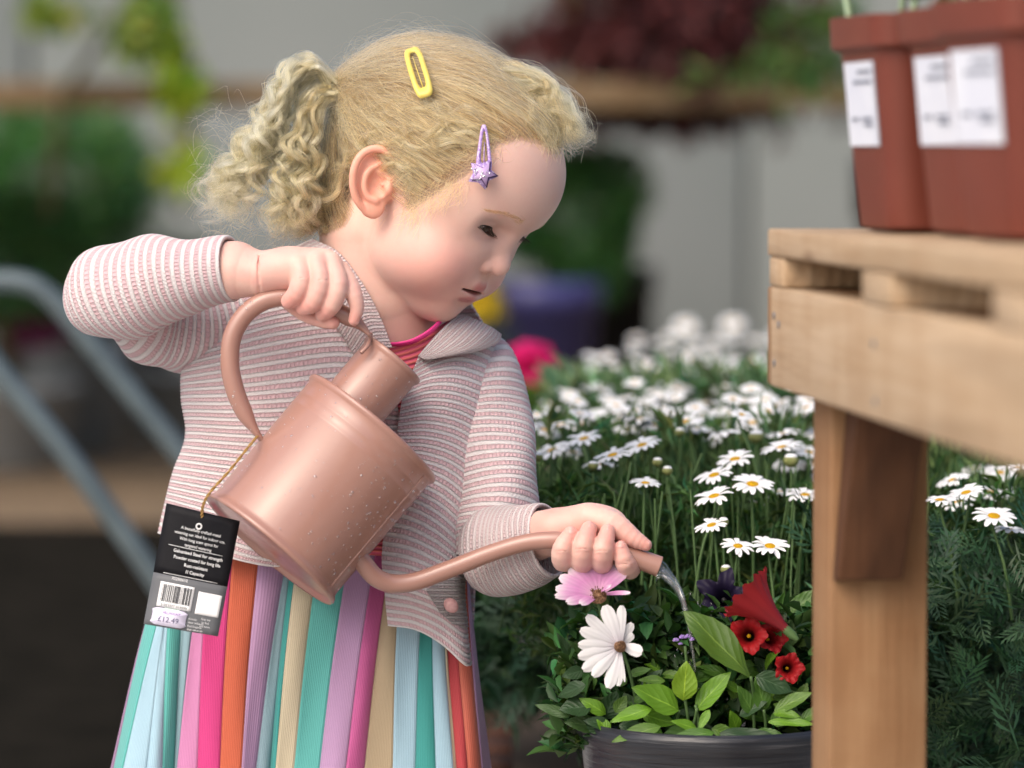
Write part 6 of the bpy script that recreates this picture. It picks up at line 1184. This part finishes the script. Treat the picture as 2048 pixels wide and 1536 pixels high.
# ---- flowers
def ray_petal(c, tip, width, cols, parent, face, bend=.1, name='petal', notch=True):
    """strap petal from centre c to tip (world) with colour from base to tip"""
    ax = tip - c; L = np.linalg.norm(ax); x = ax / L; f = np.asarray(face, float); f = f - x * (f @ x); f /= np.linalg.norm(f); y = np.cross(f, x); nl, nw = 12, 6
    t = np.linspace(.08, 1, nl); s = np.linspace(-1, 1, nw + 1); T, Sx = np.meshgrid(t, s, indexing='ij'); prof = np.interp(t, [0, .2, .55, .82, .95, 1], [.30, .55, .95, 1.0, .72, .35]); W = prof[:, None] * width * .5
    ex = np.where(T > .99, -.02 * (1 - np.abs(Sx)) * L * .0, 0); ridge = .022 * width * np.cos(Sx * np.pi * 2)
    V = c + (T * L + ex)[..., None] * x + (Sx * W)[..., None] * y + (bend * L * np.sin(np.pi * T) + ridge - .10 * width * Sx ** 2)[..., None] * f
    me = mesh_np(name, V.reshape(-1, 3), grid_faces(nl, nw + 1)); cc = np.stack([np.interp(T.ravel(), np.linspace(0, 1, len(cols)), [k[i] for k in cols]) for i in range(3)], 1) * (1 + .05 * np.cos(Sx.ravel() * 9))[:, None]; set_col(me, 'Col', np.clip(cc, 0, .9)); return link(name, me, PETALM, parent)
OSC = mat_var('brown_stamens', (0.10, 0.045, 0.025), (0.30, 0.17, 0.09), 1500, .7, .3, .5, 3000, dist=.001)
def osteo_disc(c, nrm, R, parent):
    B = basis(nrm); V, F = lathe([(.001, .35), (.5, .3), (.9, .1), (1, -.1)], 18); link('disc', mesh_np('disc', c + (V * R) @ B, F), OSC, parent); mb = MB()
    for k in range(60):
        a = r6.uniform(0, 6.28); rr = R * r6.uniform(.3, 1.0); b = c + (np.array([np.cos(a) * rr, np.sin(a) * rr, R * .2])) @ B; add_tube(mb, np.stack([b, b + B[2] * R * .5 + r6.normal(0, R * .06, 3)]), R * .045, 5)
    mb.build('stamens', OSC, parent)
WF = BW + 175
o1 = empty('osteospermum', tuple(ZP(520, 560, WF)), 'pink cape daisy with white petal tips, just under her fingers', 'flower')
c1 = ZP(515, 372, WF)
PKC = [(.80, .70, .74), (.70, .38, .58), (.62, .27, .52), (.66, .36, .57), (.80, .72, .76)]
for i, (tx, ty, dw, ww) in enumerate(((236, 318, 20, 78), (262, 238, 0, 84), (330, 185, -22, 96), (404, 165, -34, 98), (470, 152, -40, 92), (535, 155, -42, 92), (600, 160, -40, 92), (655, 168, -34, 92), (700, 195, -20, 84), (232, 370, 36, 66), (310, 412, 50, 70), (400, 422, 56, 66), (728, 348, 26, 34), (600, 300, 40, 40))): ray_petal(c1 + [0, .0006 * i, 0], ZP(tx, ty, WF + dw), ww / 3.303 * KM, PKC, o1, CAMN + [0, 0, .6], .05)
osteo_disc(c1, CAMN * .8 + [0, 0, .7], 17 * KM, o1); mb = MB(); add_tube(mb, spline([ZP(560, 900, WF - 60), ZP(545, 560, WF - 20), c1 - [0, -.004, .004]], 8), 3.4 * KM, 8); mb.build('stem', GSTEM, o1)
o2 = empty('osteospermum', tuple(ZP(700, 1000, WF)), 'white cape daisy with brown centre, in front of the bowl leaves', 'flower'); c2 = ZP(662, 702, WF + 10)
WHC = [(.70, .62, .70), (.78, .76, .79), (.80, .79, .80), (.80, .79, .79)]
for i, (tx, ty, dw, ww) in enumerate(((560, 432, 0, 104), (672, 432, -6, 72), (440, 500, 8, 84), (398, 592, 14, 88), (386, 692, 20, 84), (386, 772, 24, 86), (416, 858, 28, 92), (482, 900, 30, 84), (584, 978, 26, 92), (650, 964, 20, 60), (742, 548, -12, 64), (748, 622, -10, 60), (806, 742, 6, 92), (692, 938, 16, 22))): ray_petal(c2 + [0, .0006 * i, 0], ZP(tx, ty, WF + 10 + dw), ww * .9 / 3.303 * KM, WHC, o2, CAMN, .06)
osteo_disc(c2, CAMN + [.15, 0, .1], 12 * KM, o2); mb = MB(); add_tube(mb, spline([ZP(800, 1200, WF - 70), ZP(720, 860, WF - 20), c2 - CAMN * .004], 8), 3.2 * KM, 8); mb.build('stem', GSTEM, o2)
def trumpet(c, axis, R, depth, col, dark, label, lobes=5, wav=.12, name='petunia', tube_r=.16, eye=None, cone=False):
    """petunia: flared wavy limb on a funnel; c = mouth centre, axis points out of the mouth"""
    root = empty(name, tuple(c - np.asarray(axis) * depth), label, 'flower'); B = basis(axis); a = np.linspace(0, 2 * np.pi, 60, endpoint=False); pr = np.array([(tube_r, -1.0), (tube_r * 1.15, -.75), (tube_r * 1.6, -.45), (.38, -.18), (.62, -.05), (.85, 0.0), (1.0, -.01)]); V = []; cc = []
    if cone: pr = np.array([(tube_r, -1.0), (tube_r * 1.3, -.8), (.34, -.52), (.52, -.32), (.74, -.13), (.9, -.03), (1.0, .02)])
    for r_, h_ in pr:
        lob = 1 + wav * (r_ ** 3) * np.cos(lobes * a) + .035 * r_ ** 3 * np.cos(3 * lobes * a + 1); zz = h_ * depth + R * .10 * r_ ** 4 * np.sin(2.5 * lobes * a); V.append(np.stack([R * r_ * lob * np.cos(a), R * r_ * lob * np.sin(a), zz], 1)); k = np.clip((r_ - .2) / .4, 0, 1); v_ = .9 + .2 * np.abs(np.cos(lobes * a / 2))[:, None]; cc.append((np.asarray(dark) * (1 - k) + np.asarray(col) * k) * v_)
    me = mesh_np('corolla', c + np.concatenate(V) @ B, grid_faces(len(pr), 60, True)); set_col(me, 'Col', np.concatenate(cc)); link('corolla', me, PETALM, root)
    V, F = lathe([(.001, .0), (.10, -.02), (.12, -.2)], 12); link('throat', mesh_np('throat', c + (V * R - [0, 0, depth * .25]) @ B, F), eye or YEL, root)
    V, F = lathe([(tube_r * .5, -1.15), (tube_r * 1.25, -1.02), (tube_r * 1.2, -.8)], 10); link('calyx', mesh_np('calyx', c + (V * [R, R, depth]) @ B, F), GSTEM, root); return root
RED, RDK = (.36, .008, .012), (.07, .003, .004)
ba, mo = ZP(1790, 620, WF + 10), ZP(1490, 350, WF - 14); ax = mo - ba; dp = np.linalg.norm(ax); trumpet(mo, ax / dp, 58 * KM, dp, (.30, .016, .020), (.20, .014, .02), 'dark red petunia trumpet seen from the side, pointing left', name='petunia', wav=.10, tube_r=.13, cone=True)
trumpet(ZP(1505, 628, WF - 20), CAMN + [-.15, 0, .15], 35 * KM, .03, RED, RDK, 'open red petunia with yellow eye below the trumpet'); trumpet(ZP(1670, 640, WF - 44), CAMN + [.4, 0, .3], 30 * KM, .03, RED, RDK, 'red petunia half hidden behind its open neighbour'); trumpet(ZP(1778, 845, WF - 30), CAMN + [.1, 0, .1], 28 * KM, .028, RED, RDK, 'small red petunia closest to the wooden post')
NAVY = (.010, .005, .028); trumpet(ZP(1330, 365, BW + 20), CAMN + [-.3, 0, .5], 46 * KM, .03, NAVY, (.004, .002, .008), 'almost black purple petunia beside the falling water', wav=.3, eye=BLACKPOT)
ag = empty('ageratum', tuple(ZP(1090, 900, WF - 30)), 'small lilac blue fluffy flower head in the bowl', 'flower'); AGM = mat_var('lilac_floret', (.30, .18, .50), (.42, .30, .62), 800, .8)
for k, (x, y, r_) in enumerate(((1030, 668, 22), (1075, 650, 26), (1110, 645, 24), (1140, 662, 20), (1185, 668, 20), (1060, 690, 16))):
    c = ZP(x, y, WF - 20 + r6.normal(0, 6)); mb = MB()
    for i in range(46):
        v = r6.normal(0, 1, 3); v[2] = abs(v[2]); v /= np.linalg.norm(v); add_tube(mb, np.stack([c, c + v * r_ / 3.303 * KM]), np.array([.7, .5]) * KM, 4)
    mb.build('floret', AGM, ag)
mb = MB(); add_tube(mb, spline([ZP(1110, 1000, WF - 40), ZP(1100, 820, WF - 30), ZP(1090, 700, WF - 22)], 6), 3 * KM, 7); mb.build('stem', GSTEM, ag)
# ================================================================== pallet stand and terracotta pots
PINE = wood('pale_pine', (0.48, 0.345, 0.215), (0.56, 0.43, 0.295), 1.3, 0); PINEZ = wood('pine_post', (0.285, 0.16, 0.08), (0.355, 0.215, 0.115), 1.0, 2)
A0 = PD(1535, 457, 2.45); S1 = np.array([.1093, -.994, 0]); S2 = np.array([.994, .1093, 0]); ZZ = np.array([0, 0, 1.0])
stand = empty('pallet_stand', (A0[0], A0[1], 0), 'pale pine pallet stand on posts carrying the terracotta pots', 'stand'); stand.rotation_euler = (0, 0, math.atan2(S1[1], S1[0]))
RS = np.array([S1, np.cross(ZZ, S1), ZZ])      # local x along the stand, local y = S2
def sbox(name, s0, s1, e0, e1, z0, z1, m, bev=.002, rot=None):
    """box in stand coordinates (s along, e across, z height above the pallet top), geometry kept local so the grain follows the board"""
    mb = MB(); mb.box(((s0 + s1) / 2, (e0 + e1) / 2, A0[2] + (z0 + z1) / 2), ((s1 - s0) / 2, (e1 - e0) / 2, (z1 - z0) / 2)); o = bpy.data.objects.new(name, mb.mesh(name)); C.objects.link(o); o.data.materials.append(m); o.parent = stand; bevel(o, bev); return o
for i in range(5): sbox('deck_board', 0.0, 1.05, i * .118, i * .118 + .102, -.0175, 0, PINE)
for i, (a, b) in enumerate(((0, .05), (.295, .375), (.61, .70), (.98, 1.05))): sbox('batten', a + .001, b, .001, .574, -.0365, -.0177, PINE)
sbox('side_board', .003, 1.05, .0015, .0215, -.1005, -.0367, PINE); sbox('side_board', .003, 1.05, .552, .572, -.1005, -.0367, PINE); sbox('end_board', -.016, .0025, .003, .57, -.1005, -.0372, PINEZ)
for s in (.04, .92):
    for e in (.0225, .49): sbox('post', s, s + .06, e, e + .061, -A0[2], -.037, PINEZ)
# diagonal brace, front face of near post; pallet shade put into its colour
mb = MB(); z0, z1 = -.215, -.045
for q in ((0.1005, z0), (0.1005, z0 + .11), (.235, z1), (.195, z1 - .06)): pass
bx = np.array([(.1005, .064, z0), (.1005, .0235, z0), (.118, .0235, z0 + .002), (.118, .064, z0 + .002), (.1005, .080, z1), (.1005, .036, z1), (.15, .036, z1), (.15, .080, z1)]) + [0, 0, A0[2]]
mb.add(bx, [[0, 1, 2, 3], [4, 7, 6, 5], [0, 3, 7, 4], [3, 2, 6, 7], [2, 1, 5, 6], [1, 0, 4, 5]]); o = bpy.data.objects.new('brace', mb.mesh('brace')); C.objects.link(o); o.data.materials.append(wood('shade_toned_brace', (0.085, 0.038, 0.018), (0.12, 0.055, 0.026), 1.0, 2)); o['label'] = 'diagonal brace with the pallet shade put into its brown'; o.parent = stand; bevel(o, .0015)
NAILM = mat('nail_steel', (0.25, 0.26, 0.28), .4, .5, Metallic=.8)
for s, z in ((.018, -.055), (.02, -.085), (.035, -.06), (.33, -.058), (.335, -.09)):
    mb = MB(); V, F = lathe([(.001, .0008), (.0022, .0006), (.0026, 0)], 10); V = V @ np.array([[1, 0, 0], [0, 0, 1], [0, 1, 0]]); mb.add(V * [1, -1, 1] + [s, .0012, A0[2] + z], F); o = bpy.data.objects.new('nail', mb.mesh('nail')); C.objects.link(o); o.data.materials.append(NAILM); o.parent = stand
TERRA = mat_var('terracotta_plastic', (0.135, 0.030, 0.018), (0.155, 0.036, 0.022), 18, .5, .4); PAPER = mat_var('white_label', (0.60, 0.63, 0.72), (0.66, 0.69, 0.76), 30, .6, .3); SOIL2 = mat_var('potting_soil', (.02, .014, .01), (.03, .022, .015), 60, .95); PRINT = mat('label_print', (.22, .24, .30), .7)
def rsq(h, r, n=6):
    """rounded square outline"""
    p = []
    for k, (sx, sy) in enumerate(((1, 1), (-1, 1), (-1, -1), (1, -1))):
        for a in np.linspace(0, np.pi / 2, n): aa = a + k * np.pi / 2; p.append((sx * (h - r) + r * np.cos(aa), sy * (h - r) + r * np.sin(aa)))
    return np.array(p)
def sq_pot(s, e, rot, label, seed, h=.129, rb=.041, rt=.053, lab=True, lw=(-.030, .030), lz=(.052, .102)):
    r8 = np.random.default_rng(seed); base = A0 + S1 * s + S2 * e; root = empty('plant_pot', tuple(base), label, 'pot'); ang = math.atan2(S1[1], S1[0]) + rot; R3 = np.array([[np.cos(ang), np.sin(ang), 0], [-np.sin(ang), np.cos(ang), 0], [0, 0, 1]])
    lv = [(rb - .006, .001), (rb, .004), (rb + (rt - rb) * .84, h * .84), (rt + .001, h * .845), (rt + .003, h * .86), (rt + .004, h), (rt - .001, h), (rt - .004, h * .88)]; V = []
    for r_, z in lv: q = rsq(r_, .017); V.append(np.c_[q, np.full(len(q), z)])
    n = len(V[0]); V = np.concatenate(V); me = mesh_np('pot', base + V @ R3, grid_faces(len(lv), n, True)); o = link('pot', me, TERRA, root); o.data.polygons.foreach_set('use_smooth', np.ones(len(o.data.polygons), bool)); m = o.modifiers.new('es', 'EDGE_SPLIT'); m.split_angle = R_(40)
    q = rsq(rt - .004, .017); Vs = np.vstack([np.c_[q, np.full(len(q), h * .88)], [[0, 0, h * .9]]]); j = np.arange(n); link('soil', mesh_np('soil', base + Vs @ R3, np.stack([j, (j + 1) % n, np.full(n, n)], 1)), SOIL2, root)
    # vertical ribs at the corners
    if lab:
        f = lambda x, z, d=.0008: np.array([-x, -(rb + (rt - rb) * .84 * z / (h * .84) + d), z])      # the -y local face, i.e. towards -S2
        def lq(x0, x1, z0, z1, d): U, W = np.meshgrid(np.linspace(x0, x1, 6), np.linspace(z0, z1, 6)); return np.stack([np.stack([f(a, b, d) for a, b in zip(u, w)]) for u, w in zip(U, W)]).reshape(-1, 3)
        L = link('label', mesh_np('label', base + np.vstack([lq(lw[0], lw[1], lz[0], lz[1], .0010), lq(lw[0], lw[1], lz[0], lz[1], .0002)]) @ R3, np.concatenate([grid_faces(6, 6)[:, ::-1], grid_faces(6, 6) + 36])), PAPER, root, False); mb = MB()
        for k, (z, x0, x1) in enumerate(((lz[1] - .006, -.026, .002), (lz[1] - .012, -.026, .012), (lz[0] + .016, -.022, .0), (lz[0] + .0125, -.022, -.004), (lz[0] + .016, .006, .020))): mb.add(base + lq(lw[0] + .004 + (x0 + .026), min(lw[1] - .003, lw[0] + .004 + (x1 + .026)), z - .0011, z + .0011, .0016) @ R3, grid_faces(6, 6)[:, ::-1])
        mb.build('printed_lines', PRINT, L, False)
    mb = MB(); N = 90; pos = base + np.c_[r8.normal(0, .022, (N, 2)), h + r8.uniform(.01, .11, N)] @ R3; scatter_leaves(mb, pos, r8.normal(0, .7, (N, 3)) + [0, 0, .8], .035, .013, green(r8, N, (.09, .17, .08), .3), r8, 3); mb.build('foliage', LEAFM, root)
    for k in range(7):
        mb = MB(); b = base + np.array([r8.normal(0, .018), r8.normal(0, .018), h * .88]); add_tube(mb, spline([b, b + [r8.normal(0, .006), r8.normal(0, .006), .05], b + [r8.normal(0, .014), r8.normal(0, .014), .12]], 6), .0022, 7)
        mb.build('stem', mat_var('pale_stem', (.30, .42, .26), (.38, .48, .32), 60, .6) if 'pale_stem' not in MATS else MATS['pale_stem'], root)
    if seed == 62: blossom(base + [-.02, -.02, h + .03], (-.3, -.6, .6), .02, (.42, .02, .25), root, r8)
    return root
sq_pot(.155, 0.077, R_(5), 'terracotta plastic pot farthest from the camera, narrow white label', 61); sq_pot(.282, 0.093, R_(7), 'second terracotta pot in the row, label half hidden by the next', 62); sq_pot(.412, 0.085, R_(11), 'third terracotta pot in the row, with a wide white label', 63); sq_pot(.545, 0.115, R_(8), 'nearest terracotta pot, cut off by the right picture edge', 64); sq_pot(.68, .095, R_(12), 'terracotta pot beyond the right edge of the picture', 65)
